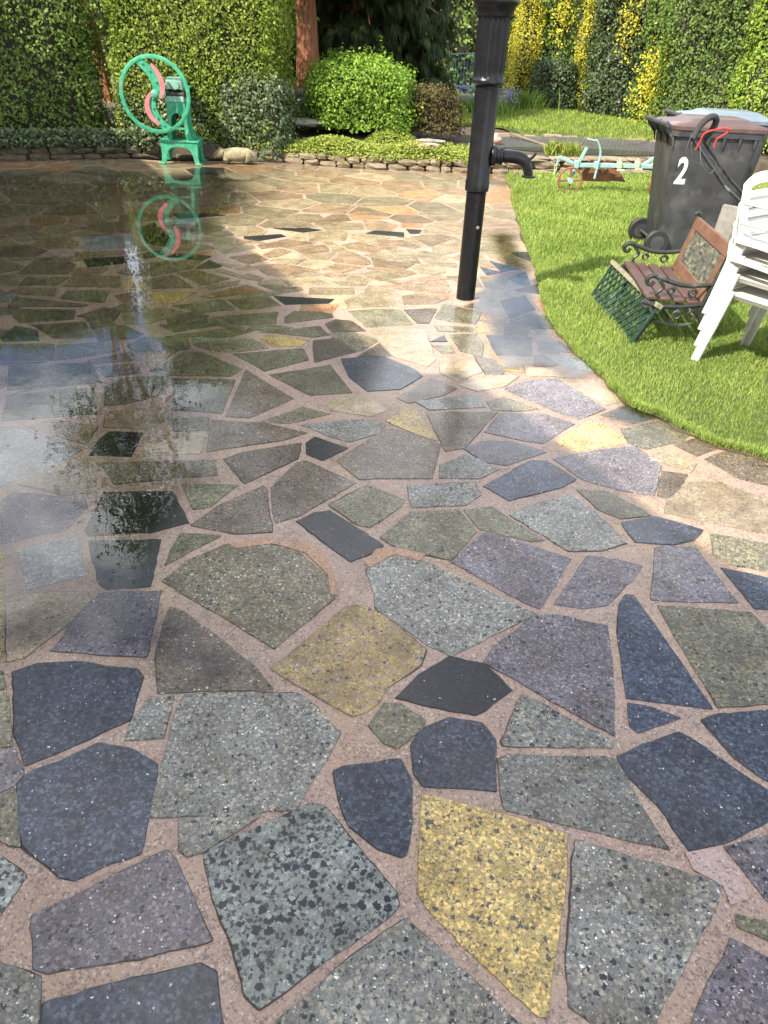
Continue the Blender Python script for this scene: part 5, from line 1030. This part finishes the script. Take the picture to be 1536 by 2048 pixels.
bV = [(.06, 0, .105), (.15, 0, .095), (.215, 0, .075), (-.04, 0, .10), (-.12, 0, .105), (-.175, 0, .115), (-.225, 0, .088), (-.262, 0, .062),
      (-.10, -.05, .03), (-.10, .05, .03), (.14, -.055, .03), (.14, .055, .03), (-.178, -.035, .155), (-.178, .035, .155), (.262, 0, .045)]
bE = [(0, 1), (1, 2), (0, 3), (3, 4), (4, 5), (5, 6), (6, 7), (4, 8), (4, 9), (1, 10), (1, 11), (5, 12), (5, 13), (2, 14)]
br = [.083, .088, .06, .074, .058, .05, .034, .02, .03, .03, .034, .034, .014, .014, .018]
me = new_skin_mesh(bV, bE, 'stone_badger')
for i, r in enumerate(br):
    d = me.skin_vertices[0].data[i]; d.radius = (r, r); d.use_root = i == 0
bo = link('stone_badger', me, M_BADGER); bo.location = (-2.19, 10.62, .0); bo.rotation_euler.z = R(8); bo.scale = (1.1, 1.1, 1.15)
md = bo.modifiers.new('skin', 'SKIN'); md.use_smooth_shade = True; sb = bo.modifiers.new('sub', 'SUBSURF'); sb.levels = sb.render_levels = 2
prop(bo, 'weathered stone badger statue on the paving beside the machine', 'statue')

# ---- wheelie bins
M_BIN = simple('black_plastic', (.04, .042, .047), .55, var=.35, scale=9, dirt=(.085, .083, .08), dirt_amt=.45, bump=.2, bscale=160)
M_LIDB = simple('brown_plastic', (.085, .05, .044), .38, var=.2, scale=6, dirt=(.2, .12, .10), dirt_amt=.25)
M_LIDG = simple('grey_blue_plastic', (.13, .17, .2), .35, var=.2, scale=6, dirt=(.25, .27, .28), dirt_amt=.25)
M_RUB = simple('rubber', (.018, .018, .019), .6)
def loft(mb, rings):
    n = len(rings[0]); vs = [p for r in rings for p in r]; fs = []
    for k in range(len(rings) - 1):
        for i in range(n): fs.append((k * n + i, k * n + (i + 1) % n, (k + 1) * n + (i + 1) % n, (k + 1) * n + i))
    fs += [tuple(range(n - 1, -1, -1)), tuple(range((len(rings) - 1) * n, len(rings) * n))]; return mb.add(vs, fs)
def rrect(x0, x1, y0, y1, z, r, n=5, dz=0):
    out = []
    for cx, cy, a0 in ((x1 - r, y1 - r, 0), (x0 + r, y1 - r, 90), (x0 + r, y0 + r, 180), (x1 - r, y0 + r, 270)):
        for k in range(n): a = R(a0 + 90 * k / (n - 1)); out.append((cx + r * math.cos(a), cy + r * math.sin(a), z + dz * (cx - x0)))
    return out
def wheelie_bin(loc, rz, lidm, label, number):
    b = empty('wheelie_bin', loc, rz, label, 'bin', 'wheelie bins on the lawn')
    body = MB(); loft(body, [rrect(-.22, .30, -.215, .215, .03, .05), rrect(-.255, .31, -.22, .22, .12, .05), rrect(-.34, .37, -.275, .275, .93, .05), rrect(-.345, .375, -.278, .278, .955, .05), rrect(-.365, .395, -.295, .295, .957, .05), rrect(-.368, .398, -.298, .298, 1.0, .05)])
    bo = body.build('body', M_BIN, b)
    for k in range(5): MB().prism([(-.012, .957), (.012, .957), (0, .88)], .02, o=(-.2 + .13 * k, -.282, 0)).build('rib', M_BIN, b, False)
    lid = MB(); loft(lid, [rrect(-.375, .43, -.305, .305, 1.003, .06), rrect(-.375, .43, -.305, .305, 1.03, .06), rrect(-.35, .40, -.285, .285, 1.045, .06), rrect(-.24, .33, -.22, .22, 1.058, .06), rrect(-.20, .29, -.18, .18, 1.082, .06), rrect(-.18, .27, -.16, .16, 1.086, .05)]); lo = lid.build('lid', lidm, b)
    MB().box((.43, 0, 1.01), (.06, .3, .03), bev=.01).build('lid_grip', lidm, lo)
    MB().tube([(-.43, -.29, 1.035), (-.43, .29, 1.035)], .019, 12).build('handle', M_BIN, b)
    for y in (-.25, -.09, .09, .25): MB().prism([(-.45, 1.045), (-.43, 1.06), (-.37, 1.02), (-.345, .95), (-.335, .86), (-.36, .93), (-.42, .99)], .018, o=(0, y, 0)).build('handle_bracket', M_BIN, b, False)
    for s in (-1, 1):
        w = MB().lathe([(.06, -.026), (.098, -.026), (.107, -.018), (.107, .018), (.098, .026), (.06, .026)], 28, (-.285, s * .25, .107), M=Matrix.Rotation(R(90), 3, 'X')).build('wheel', M_RUB, b)
        MB().lathe([(.062, -.03), (.05, -.022), (.03, -.03), (.03, .03), (.05, .022), (.062, .03)], 20, (-.285, s * .25, .107), M=Matrix.Rotation(R(90), 3, 'X')).build('hub_cap', M_BIN, w)
    MB().tube([(-.285, -.25, .107), (-.285, .25, .107)], .012, 8).build('axle', M_BIN, b)
    if number:
        fc = bpy.data.curves.new('n', 'FONT'); fc.body = number; fc.size = .285; fc.offset = .0075; fc.extrude = .001; fc.align_x = 'CENTER'
        fo = bpy.data.objects.new('n', fc); COL.objects.link(fo); dg = bpy.context.evaluated_depsgraph_get(); me = bpy.data.meshes.new_from_object(fo.evaluated_get(dg)); bpy.data.objects.remove(fo)
        t = link('number', me, simple('white_sticker', (.82, .82, .8), .5, var=.04), b); sl_ = math.atan2(.055, .81)
        t.scale = (.66, 1, 1); t.rotation_euler = (R(90) + sl_ , R(-1), 0); t.location = (-.215, -.2555, .60)
        t['label'] = 'white number 2'
    return b
wheelie_bin((2.56, 7.10, .02), R(1.5), M_LIDB, 'black wheelie bin with brown lid and white number 2', '2')
wheelie_bin((2.95, 7.86, .02), R(3), M_LIDG, 'wheelie bin with grey blue lid behind the brown lidded one', None)

# ---- old plough
M_TEAL = simple('pale_teal_paint', (.24, .43, .42), .55, var=.22, scale=22, dirt=(.28, .42, .30), dirt_amt=.35)
M_LIME = simple('faded_lime_paint', (.40, .50, .28), .6, var=.2, scale=22)
M_RUST = simple('rust', (.20, .085, .045), .85, var=.35, scale=14, bump=.6)
M_REDW = simple('rusty_red_paint', (.24, .085, .055), .6, var=.3, scale=14, dirt=(.15, .07, .05), dirt_amt=.4)
pl = empty('plough', (2.02, 9.72, .02), R(3), 'old pale blue horse plough with red wheel on the lawn', 'plough')
def bar(name, a, b, w, t, m, par=pl): 
    a, b = Vector(a), Vector(b); d = (b - a); M = d.to_track_quat('X', 'Z').to_matrix(); return MB().box((a + b) / 2, (d.length, t, w), M, .004).build(name, m, par)
def spoked_wheel(c, r, m, par, ns=4, rz=0):
    w = empty('wheel', c, rz); w.parent = par
    MB().tube([(r * math.cos(a), 0, r * math.sin(a)) for a in [2 * math.pi * k / 36 for k in range(36)]], .012, 6, True).build('wheel_rim', m, w)
    for k in range(ns): a = 2 * math.pi * k / ns + .05; MB().box((r * .5 * math.cos(a), 0, r * .5 * math.sin(a)), (r, .012, .026), Matrix.Rotation(-a, 3, 'Y'), .003).build('spoke', m, w)
    MB().lathe([(.03, -.035), (.032, .035)], 12, M=Matrix.Rotation(R(90), 3, 'X')).build('wheel_hub', M_TEAL, w)
spoked_wheel((0, -.05, .14), .14, M_REDW, pl)
bar('wheel_stem', (0, 0, .12), (.15, 0, .50), .035, .022, M_TEAL); bar('hitch_arm', (.07, 0, .31), (-.16, 0, .385), .035, .03, M_TEAL)
bar('beam', (.04, 0, .305), (1.05, .02, .325), .045, .04, M_TEAL)
MB().tube(bez([(.30, -.02, .17), (.31, -.02, .32), (.315, -.02, .45), (.27, -.02, .55), (.235, -.02, .585)], 5), .022, 8, flat=.6).build('coulter', M_TEAL, pl)
bar('coulter_tip', (.25, -.02, .575), (.13, -.02, .592), .012, .03, M_LIME)
for x in (.06, .30): MB().box((x, 0, .315), (.055, .07, .085), bev=.008).build('clamp', M_TEAL, pl)
for x, z in ((.575, .32), (.79, .335)):
    c = MB().box((x, 0, z + .005), (.055, .07, .075), bev=.008); c.tube([(x, 0, z + .03), (x, 0, z + .075)], .014, 8); c.box((x + .02, -.03, z - .045), (.09, .03, .022), bev=.004); c.build('clamp', M_LIME, pl)
bar('handle_strut', (.86, .02, .33), (1.45, .1, .72), .032, .022, M_TEAL); bar('handle_strut', (.9, -.08, .33), (1.5, -.22, .68), .032, .022, M_TEAL); bar('cross_stay', (.95, .02, .31), (1.35, .02, .34), .025, .02, M_TEAL)
for pts, y in (([(.18, .12), (.52, .12), (.60, .20), (.45, .24), (.26, .36), (.17, .26)], .10), ([(.36, .14), (.74, .12), (.62, .25), (.50, .28)], .13)):
    MB().prism(pts, .012, o=(0, y, 0)).build('mouldboard', M_RUST, pl, False)
ch = MB(); 
for k, (x, z, fl) in enumerate(((-.165, .36, 0), (-.175, .315, 1), (-.185, .265, 0), (-.19, .215, 1))):
    lk = MB(); lk.tube([(x + .013 * math.cos(a) * (1 - fl), .013 * math.cos(a) * fl, z + .032 * math.sin(a)) for a in [2 * math.pi * q / 12 for q in range(12)]], .006, 6, True); lk.build('chain_link', M_LIME if k > 1 else M_TEAL, pl)
spoked_wheel((1.06, -.12, .17), .17, M_REDW, pl, 6, R(35))

# ---- stacked white plastic chairs
M_WHITE = simple('white_plastic', (.62, .61, .57), .42, var=.08, scale=9, dirt=(.42, .40, .33), dirt_amt=.3, bump=.12)
def chair_parts():
    P = []
    for s in (-1, 1):
        leg = MB(); zs = [0, .12, .25, .38, .45]; ys = [-.285, -.265, -.245, -.228, -.22]; xs = [.262, .255, .248, .242, .24]; wd = [.030, .034, .040, .048, .054]
        l3 = []; 
        for x, y, z, w in zip(xs, ys, zs, wd): l3.append([(s * (x - w), y - .012, z), (s * (x + .006), y - .016, z), (s * (x + .010), y + .004, z), (s * (x + .008), y + w * 1.1, z), (s * (x - .008), y + w * 1.1, z), (s * (x - .01), y + .004, z), (s * (x - w), y + .004, z)])
        loft(leg, l3); P.append(('leg', leg))
        fl = MB(); fz = [0, .2, .42, .6]; l3 = []
        for z, y, x in zip(fz, (.26, .245, .225, .21), (.27, .262, .255, .262)): w = .03 + .02 * z; l3.append([(s * (x - w), y + .01, z), (s * x, y + .012, z), (s * (x + .004), y, z), (s * x, y - w, z), (s * (x - .012), y - w, z), (s * (x - .012), y, z)])
        loft(fl, l3); P.append(('leg', fl))
        ar = MB(); pts = bez([(s * .245, -.235, .62), (s * .275, -.1, .625), (s * .285, .08, .615), (s * .275, .2, .6), (s * .262, .235, .58)], 4); l3 = []
        for p in pts: l3.append([(p.x - .026, p.y, p.z - .006), (p.x - .02, p.y, p.z + .006), (p.x + .02, p.y, p.z + .006), (p.x + .026, p.y, p.z - .006), (p.x + .02, p.y, p.z - .012), (p.x - .02, p.y, p.z - .012)])
        loft(ar, l3); P.append(('arm', ar))
    st = MB(); loft(st, [rrect(-.215, .215, -.215, .22, .405, .05), rrect(-.235, .235, -.23, .235, .432, .05), rrect(-.215, .215, -.215, .22, .438, .05)]); P.append(('seat', st))
    ap = MB(); L1, L2 = [], []; n = 11; top, bot = [], []
    for i in range(n):
        u = -1 + 2 * i / (n - 1); x = .238 * u; c = 1 - u * u; top.append((x, -.222 - .022 * c, .445)); bot.append((x, -.236 - .022 * c, .375 - .03 * abs(u) ** 3))
    vs = top + bot + [(x, y + .008, z) for x, y, z in top] + [(x, y + .008, z) for x, y, z in bot]; fs = []
    for i in range(n - 1): fs += [(i, i + 1, n + i + 1, n + i), (2 * n + i, 3 * n + i, 3 * n + i + 1, 2 * n + i + 1), (i, 2 * n + i, 2 * n + i + 1, i + 1), (n + i, n + i + 1, 3 * n + i + 1, 3 * n + i)]
    ap.add(vs, fs + [(0, n, 3 * n, 2 * n), (n - 1, 3 * n - 1, 4 * n - 1, 2 * n - 1)]); P.append(('apron', ap))
    # back shell: curved frame with slots; surface point from (u across, z up)
    def bp(u, z, off=0): c = 1 - u * u; lean = (z - .44) * .22; return Vector((.245 * u * (1 - .10 * max(0, (z - .6)) / .25), -.222 - lean - .028 * c - off, z))
    def patch(mb, u0, u1, z0, z1, nu=8, nz=4, zt=None, t=.010):
        g = [[(bp(u0 + (u1 - u0) * i / nu, (z0 + ((zt(u0 + (u1 - u0) * i / nu) if zt else z1) - z0) * j / nz), o) ) for i in range(nu + 1)] for o in (0, t) for j in range(nz + 1)]
        vs = [p for r in g for p in r]; W = nu + 1; K = (nz + 1) * W; fs = []
        for j in range(nz):
            for i in range(nu): a = j * W + i; fs += [(a, a + 1, a + W + 1, a + W), (K + a, K + a + W, K + a + W + 1, K + a + 1)]
        for i in range(nu): fs += [(i, K + i, K + i + 1, i + 1), (nz * W + i, nz * W + i + 1, K + nz * W + i + 1, K + nz * W + i)]
        for j in range(nz): fs += [(j * W, (j + 1) * W, K + (j + 1) * W, K + j * W), (j * W + nu, K + j * W + nu, K + (j + 1) * W + nu, (j + 1) * W + nu)]
        mb.add(vs, fs)
    topz = lambda u: .70 + .05 * (1 - u * u)
    bk = MB(); patch(bk, -1, 1, .44, .505, 12, 3); patch(bk, -1, -.62, .503, .70, 4, 6, topz); patch(bk, .62, 1, .503, .70, 4, 6, topz)
    mb_ = bk; 
    n = 12; g = []
    for o in (0, .010):
        for zoff in (-.055, 0): g.append([bp(-.64 + 1.28 * i / n, topz(-.64 + 1.28 * i / n) + zoff, o) for i in range(n + 1)])
    vs = [p for r in g for p in r]; W = n + 1; fs = []
    for i in range(n): fs += [(i, i + 1, W + i + 1, W + i), (2 * W + i, 3 * W + i, 3 * W + i + 1, 2 * W + i + 1), (i, 2 * W + i, 2 * W + i + 1, i + 1), (W + i, W + i + 1, 3 * W + i + 1, 3 * W + i)]
    bk.add(vs, fs); P.append(('back_frame', bk))
    for zc in (.545, .595, .645):
        sl2 = MB(); patch(sl2, -.63, .63, zc - .016, zc + .016, 10, 1, None, .008); P.append(('back_slat', sl2))
    return [(nm, m.mesh(nm)) for nm, m in P]
CP = chair_parts()
for nm, me in CP: me.materials.append(M_WHITE)
fwd = Vector((.59, -.81, 0)).normalized(); crz = math.atan2(fwd.y, fwd.x) - math.pi / 2
names = ['white plastic armchair at the bottom of the stack', 'white plastic armchair second from the bottom of the stack', 'white plastic armchair second from the top of the stack', 'white plastic armchair on top of the stack']
bc = Vector((2.04, 4.47, 0)) + fwd * .285
for k in range(4):
    c = empty('plastic_chair', (bc.x - fwd.x * .004 * k, bc.y - fwd.y * .004 * k, .012 + .098 * k), crz, names[k], 'chair', 'stacked white garden chairs')
    for nm, me in CP: link(nm, me, None, c, smooth=True)

# ---- small cast iron bench
M_CAST = simple('black_cast_iron', (.02, .024, .022), .45, var=.3, bump=.4, dirt=(.09, .10, .09), dirt_amt=.25)
M_SLAT = simple('brown_slat_paint', (.075, .04, .032), .5, var=.3, scale=12, dirt=(.18, .085, .065), dirt_amt=.2)
M_BACKW = simple('orange_brown_wood', (.145, .075, .048), .6, var=.3, scale=14, dirt=(.13, .055, .035), dirt_amt=.3)
M_RELIEF = simple('mottled_relief', (.10, .105, .085), .5, .2, var=.7, scale=26, bump=1.0, bscale=30, dirt=(.3, .28, .2), dirt_amt=.4)
bn = empty('garden_bench', (1.755, 4.95, .02), R(-94), 'small bench with brown slats and black scrolled iron ends on the grass', 'bench')
# local: x along length (+x = far end after rotation is -...), y backwards
HL = .40
for s in (-1, 1):
    e = MB(); x = s * HL
    e.tube(bez([(x, -.20, 0), (x, -.155, .10), (x, -.13, .18), (x, -.165, .255)], 6), .0135, 8); e.tube(bez([(x, .27, 0), (x, .20, .12), (x, .15, .22), (x, .16, .28), (x, .195, .42), (x, .225, .56), (x, .245, .625), (x, .235, .65), (x, .21, .64)], 6), .0135, 8)
    ef = e.build('leg_frame', M_CAST, bn)
    a = MB(); a.tube(bez([(x, .195, .40), (x, .12, .385), (x, 0, .38), (x, -.12, .41), (x, -.175, .425), (x, -.205, .405), (x, -.20, .375), (x, -.175, .37), (x, -.165, .39)], 6), [.014] * 20 + [.016] * 13 + [.012] * 16, 8, flat=1.0); a.tube(bez([(x, -.14, .405), (x, -.10, .36), (x, -.13, .32), (x, -.115, .28)], 5), .011, 7); a.build('arm', M_CAST, bn)
    r = MB(); r.tube(bez([(x, -.20, .265), (x, -.10, .245), (x, .03, .25), (x, .15, .27)], 6), .016, 8)
    for cy, cz, rr_ in ((-.185, .25, .026), (-.09, .21, .03), (.02, .195, .028), (.11, .2, .032), (.08, .335, .026), (-.05, .34, .022)):
        r.tube([(x, cy + rr_ * (1 - .07 * k / 3) * math.cos(k * .62), cz + rr_ * (1 - .07 * k / 3) * math.sin(k * .62)) for k in range(14)], .0075, 6)
    r.tube(bez([(x, -.14, .16), (x, 0, .13), (x, .13, .15)], 6), .009, 6); r.build('scrollwork', M_CAST, bn)
for i in range(4): MB().box((0, -.155 + .085 * i, .292 - .005 * i), (2 * HL + .02, .068, .022), bev=.005).build('seat_slat', M_SLAT, bn)
Mb = Matrix.Rotation(R(-13), 3, 'X'); bo_ = Vector((0, .19, .425))
def bb(name, c, d, m, bev=.004): return MB().box(bo_ + Mb @ Vector(c), d, Mb, bev).build(name, m, bn)
bb('top_rail', (0, 0, .17), (2 * HL - .02, .026, .075), M_BACKW); bb('bottom_rail', (0, 0, -.115), (2 * HL - .02, .026, .075), M_BACKW)
for s in (-1, 1): bb('side_rail', (s * (HL - .045), 0, .027), (.07, .024, .21), M_BACKW)
rp = MB(); n1, n2 = 40, 18; vs = []
for j in range(n2 + 1):
    for i in range(n1 + 1):
        u_, v_ = i / n1 - .5, j / n2 - .5; h_ = .012 * mnoise.noise(Vector((u_ * 16, v_ * 9, 2))) + .008 * mnoise.noise(Vector((u_ * 34, v_ * 20, 5))); vs.append(bo_ + Mb @ Vector((u_ * (2 * HL - .15), -.004 - h_, .027 + v_ * .215)))
rp.add(vs, [(j * (n1 + 1) + i, j * (n1 + 1) + i + 1, (j + 1) * (n1 + 1) + i + 1, (j + 1) * (n1 + 1) + i) for j in range(n2) for i in range(n1)]); rp.build('relief_panel', M_RELIEF, bn)
MB().tube([(-HL, .0, .15), (HL, .0, .15)], .009, 6).build('stretcher', M_CAST, bn)

# ---- green lattice panel leaning on the bench
M_LAT = simple('dark_green_lattice', (.016, .042, .035), .45, var=.3, dirt=(.10, .16, .13), dirt_amt=.25)
M_OLDW = simple('lichen_wood', (.20, .19, .13), .9, var=.3, scale=20, bump=.6, dirt=(.30, .25, .14), dirt_amt=.35)
A_, B_ = Vector((1.445, 5.50, .02)), Vector((1.50, 4.52, .02)); tp = empty('lattice_panel', A_, 0, 'dark green lattice panel with wooden rail leaning against the bench', 'lattice')
ux = (B_ - A_).normalized(); uz = Vector((.125, 0, .262)).normalized(); uy = ux.cross(uz).normalized(); uz = uy.cross(ux) * -1 if uy.cross(ux).z < 0 else uy.cross(ux); MT = Matrix((ux, uy, uz)).transposed(); LL, HH = (B_ - A_).length, .265
MB().box(MT @ Vector((LL / 2, 0, HH + .012)), (LL + .02, .045, .03), MT, .004).build('wooden_rail', M_OLDW, tp)
for x_ in (.008, LL - .008): MB().box(MT @ Vector((x_, 0, HH / 2)), (.016, .012, HH), MT).build('side_bar', M_LAT, tp, False)
MB().box(MT @ Vector((LL / 2, 0, .006)), (LL - .03, .012, .012), MT).build('bottom_bar', M_LAT, tp, False)
stp = .078; k = -4
while k * stp < LL:
    for sgn in (-1, 1):
        x0 = k * stp; dx = .24; pts = []
        a_ = Vector((x0 if sgn > 0 else x0 + dx, .0, 0)); b_ = Vector((x0 + dx if sgn > 0 else x0, 0, HH))
        # clip to panel
        def cl(p, q):
            d = q - p; t0, t1 = 0., 1.
            for lim, s_ in ((.012, 1), (LL - .012, -1)):
                f0, f1 = (p.x - lim) * s_, (q.x - lim) * s_
                if f0 < 0 and f1 < 0: return None
                if f0 < 0: t0 = max(t0, f0 / (f0 - f1))
                if f1 < 0: t1 = min(t1, f0 / (f0 - f1))
            return (p + d * t0, p + d * t1) if t1 - t0 > .06 else None
        r_ = cl(a_, b_)
        if r_:
            p, q = r_; d = q - p; loc = Matrix.Rotation(-math.atan2(d.z, d.x), 3, 'Y'); o_ = Vector((0, .0035 * sgn, 0))
            MB().box(MT @ ((p + q) / 2 + o_), (d.length, .006, .017), MT @ loc).build('lattice_strip', M_LAT, tp, False)
    k += 1

# ---- leaning weathered board and other bits beside the chairs
prop(MB().box((2.15, 5.22, .37), (.12, .035, .75), Matrix.Rotation(R(8), 3, 'Y') @ Matrix.Rotation(R(-8), 3, 'X') @ Matrix.Rotation(R(-35), 3, 'Z'), .01).build('wooden_board', simple('silver_grey_wood', (.18, .17, .15), .9, var=.3, scale=16, bump=.6)), 'weathered grey board standing between the bench back and chairs', 'board')
pt = MB(); loft(pt, [[((.10 + .035 * t) * math.cos(a), (.10 + .035 * t) * math.sin(a), .2 * t) for a in [2 * math.pi * k / 20 for k in range(20)]] for t in (0, .85, .851, 1)]); po = pt.build('plant_pot', simple('dark_green_plastic', (.02, .07, .05), .45)); po.location = (2.40, 4.32, .02); prop(po, 'dark green plastic pot at the right edge under the chairs', 'pot')

# ---- lawn mower: handle over the bins, body behind the chairs
M_FOAM = simple('black_foam', (.03, .03, .03), .9, bump=.5); M_REDP = simple('red_lever', (.55, .03, .03), .4); M_TUBE = simple('black_tube', (.03, .03, .032), .4, dirt=(.2, .19, .18), dirt_amt=.25); M_WIRE = simple('cable', (.05, .05, .05), .5)
mw = empty('lawn_mower', (2.0, 6.2, .02), 0, 'lawn mower with black foam handle and red levers beside the bins', 'mower')
h0 = Vector((2.0, 6.2, .02))
def L(p): return Vector(p) - h0
MB().tube([L(p) for p in bez([(2.17, 6.25, 1.015), (2.21, 6.28, 1.10), (2.265, 6.3, 1.155), (2.315, 6.32, 1.165), (2.345, 6.34, 1.135), (2.335, 6.36, 1.07), (2.30, 6.38, 1.0)], 6)], .024, 10).build('foam_grip', M_FOAM, mw)
for a, b, c in (((2.17, 6.25, 1.02), (2.50, 6.22, .70), (3.25, 6.15, .22)), ((2.30, 6.38, 1.0), (2.60, 6.42, .73), (3.30, 6.5, .22))): MB().tube([L(a), L(b), L(c)], .0125, 8).build('handle_tube', M_TUBE, mw)
for a, b, c, d in (((2.205, 6.22, .95), (2.225, 6.2, 1.06), (2.40, 6.2, 1.125), (2.33, 6.22, 1.02)), ):
    MB().tube([L(p) for p in (a, (2.215, 6.21, 1.0), b, (2.26, 6.2, 1.08), (2.36, 6.2, 1.105), (2.415, 6.2, 1.10), (2.40, 6.2, 1.08), (2.335, 6.21, 1.03), (2.325, 6.21, .965))], .0065, 8).build('lever', M_REDP, mw)
for pts in ([(2.14, 6.2, 1.06), (2.12, 6.18, .95), (2.16, 6.18, .88), (2.28, 6.18, .85), (2.40, 6.2, .80)], [(2.22, 6.2, .98), (2.25, 6.15, .86), (2.33, 6.15, .80), (2.36, 6.16, .87), (2.28, 6.17, .92)], [(2.30, 6.2, 1.0), (2.38, 6.17, .88), (2.5, 6.2, .72)], [(2.15, 6.2, 1.0), (2.17, 6.18, .92), (2.18, 6.18, .84)]): MB().tube([L(p) for p in bez(pts, 6)], .0038, 5).build('cable', M_WIRE, mw)
dk_ = MB(); loft(dk_, [rrect(1.15, 1.85, -.22, .26, .08, .12), rrect(1.15, 1.85, -.22, .26, .2, .12), rrect(1.25, 1.75, -.14, .18, .27, .1)]); dk_.build('deck', M_REDP, mw); MB().lathe([(.15, .26), (.15, .36), (.11, .40)], 20, (1.5, .02, 0)).build('engine', M_TUBE, mw)
for x in (1.2, 1.8):
    for y in (-.26, .30): MB().lathe([(.09, -.02), (.095, .0), (.09, .02)], 18, (x, y, .095), M=Matrix.Rotation(R(90), 3, 'X')).build('wheel', M_RUB, mw)

# ---- bird feeder hanging in the cedar
M_STEEL = simple('dull_metal', (.30, .33, .30), .45, .5); M_TUBEG = simple('feeder_tube', (.28, .30, .26), .25, var=.5, scale=30)
fd = empty('bird_feeder', (-1.69, 12.55, 1.34), 0, 'slim tube bird feeder hanging left of the cedar trunk', 'bird feeder')
MB().lathe([(.028, 0), (.028, .22)], 16).build('seed_tube', M_TUBEG, fd); MB().lathe([(.04, .22), (.04, .235), (.03, .26), (.008, .275)], 16).build('cap', M_STEEL, fd); MB().lathe([(.036, -.02), (.036, .002)], 16).build('tray', M_STEEL, fd)
MB().tube([(0, 0, .27), (.01, 0, .6), (0, .1, 1.1)], .003, 4).build('wire', M_STEEL, fd); 
for z in (.05, .14): MB().tube([(-.06, 0, z), (.06, 0, z)], .003, 5).build('perch', M_STEEL, fd)

V, F = leaf_quads(np.array([[1.166, 2.158, .008]]), np.array([[0, 0, 1.0]]), .022, .6, .1)
prop(link('fallen_leaf', np_mesh('fallen_leaf', V, F, tint4(1, .8, .01)), M_BRIGHT), 'tiny green leaf lying on a purple grey slab at right', 'leaf')
# ---- pale blue iron garden bench far behind the pump
M_BLUE = simple('pale_blue_iron', (.07, .20, .25), .5, var=.25, scale=20, dirt=(.2, .3, .3), dirt_amt=.3)
gb = empty('iron_bench', (1.12, 16.2, .36), R(-6), 'pale blue iron bench with barred back far behind the pump', 'bench')
gb.scale = (.78, .78, .78)
fr = MB(); fr.tube(bez([(-.68, .2, .05), (-.68, .22, .5), (-.66, .25, .95), (-.45, .26, 1.06), (0, .27, 1.10), (.45, .26, 1.06), (.66, .25, .95), (.68, .22, .5), (.68, .2, .05)], 5), .016, 6); fr.build('back_frame', M_BLUE, gb)
for i in range(17): x = -.6 + .075 * i; MB().tube([(x, .22, .42), (x, .255, 1.04 - .25 * abs(x / .7) ** 3)], .008, 5).build('back_bar', M_BLUE, gb)
MB().box((0, 0, .43), (1.36, .42, .02), bev=.004).build('seat', M_BLUE, gb)
for s in (-1, 1):
    MB().tube(bez([(s * .68, .24, .70), (s * .70, .05, .68), (s * .70, -.18, .66), (s * .70, -.22, .6)], 4), .014, 6).build('arm', M_BLUE, gb)
    MB().tube([(s * .66, -.2, 0), (s * .68, -.2, .62)], .014, 6).build('leg', M_BLUE, gb); MB().tube([(s * .66, .2, 0), (s * .66, .22, .44)], .014, 6).build('leg', M_BLUE, gb)
MB().tube([(-.66, -.19, .42), (-.3, -.2, .1)], .01, 5).build('brace', M_BLUE, gb); MB().tube([(.66, -.19, .42), (.3, -.2, .1)], .01, 5).build('brace', M_BLUE, gb)
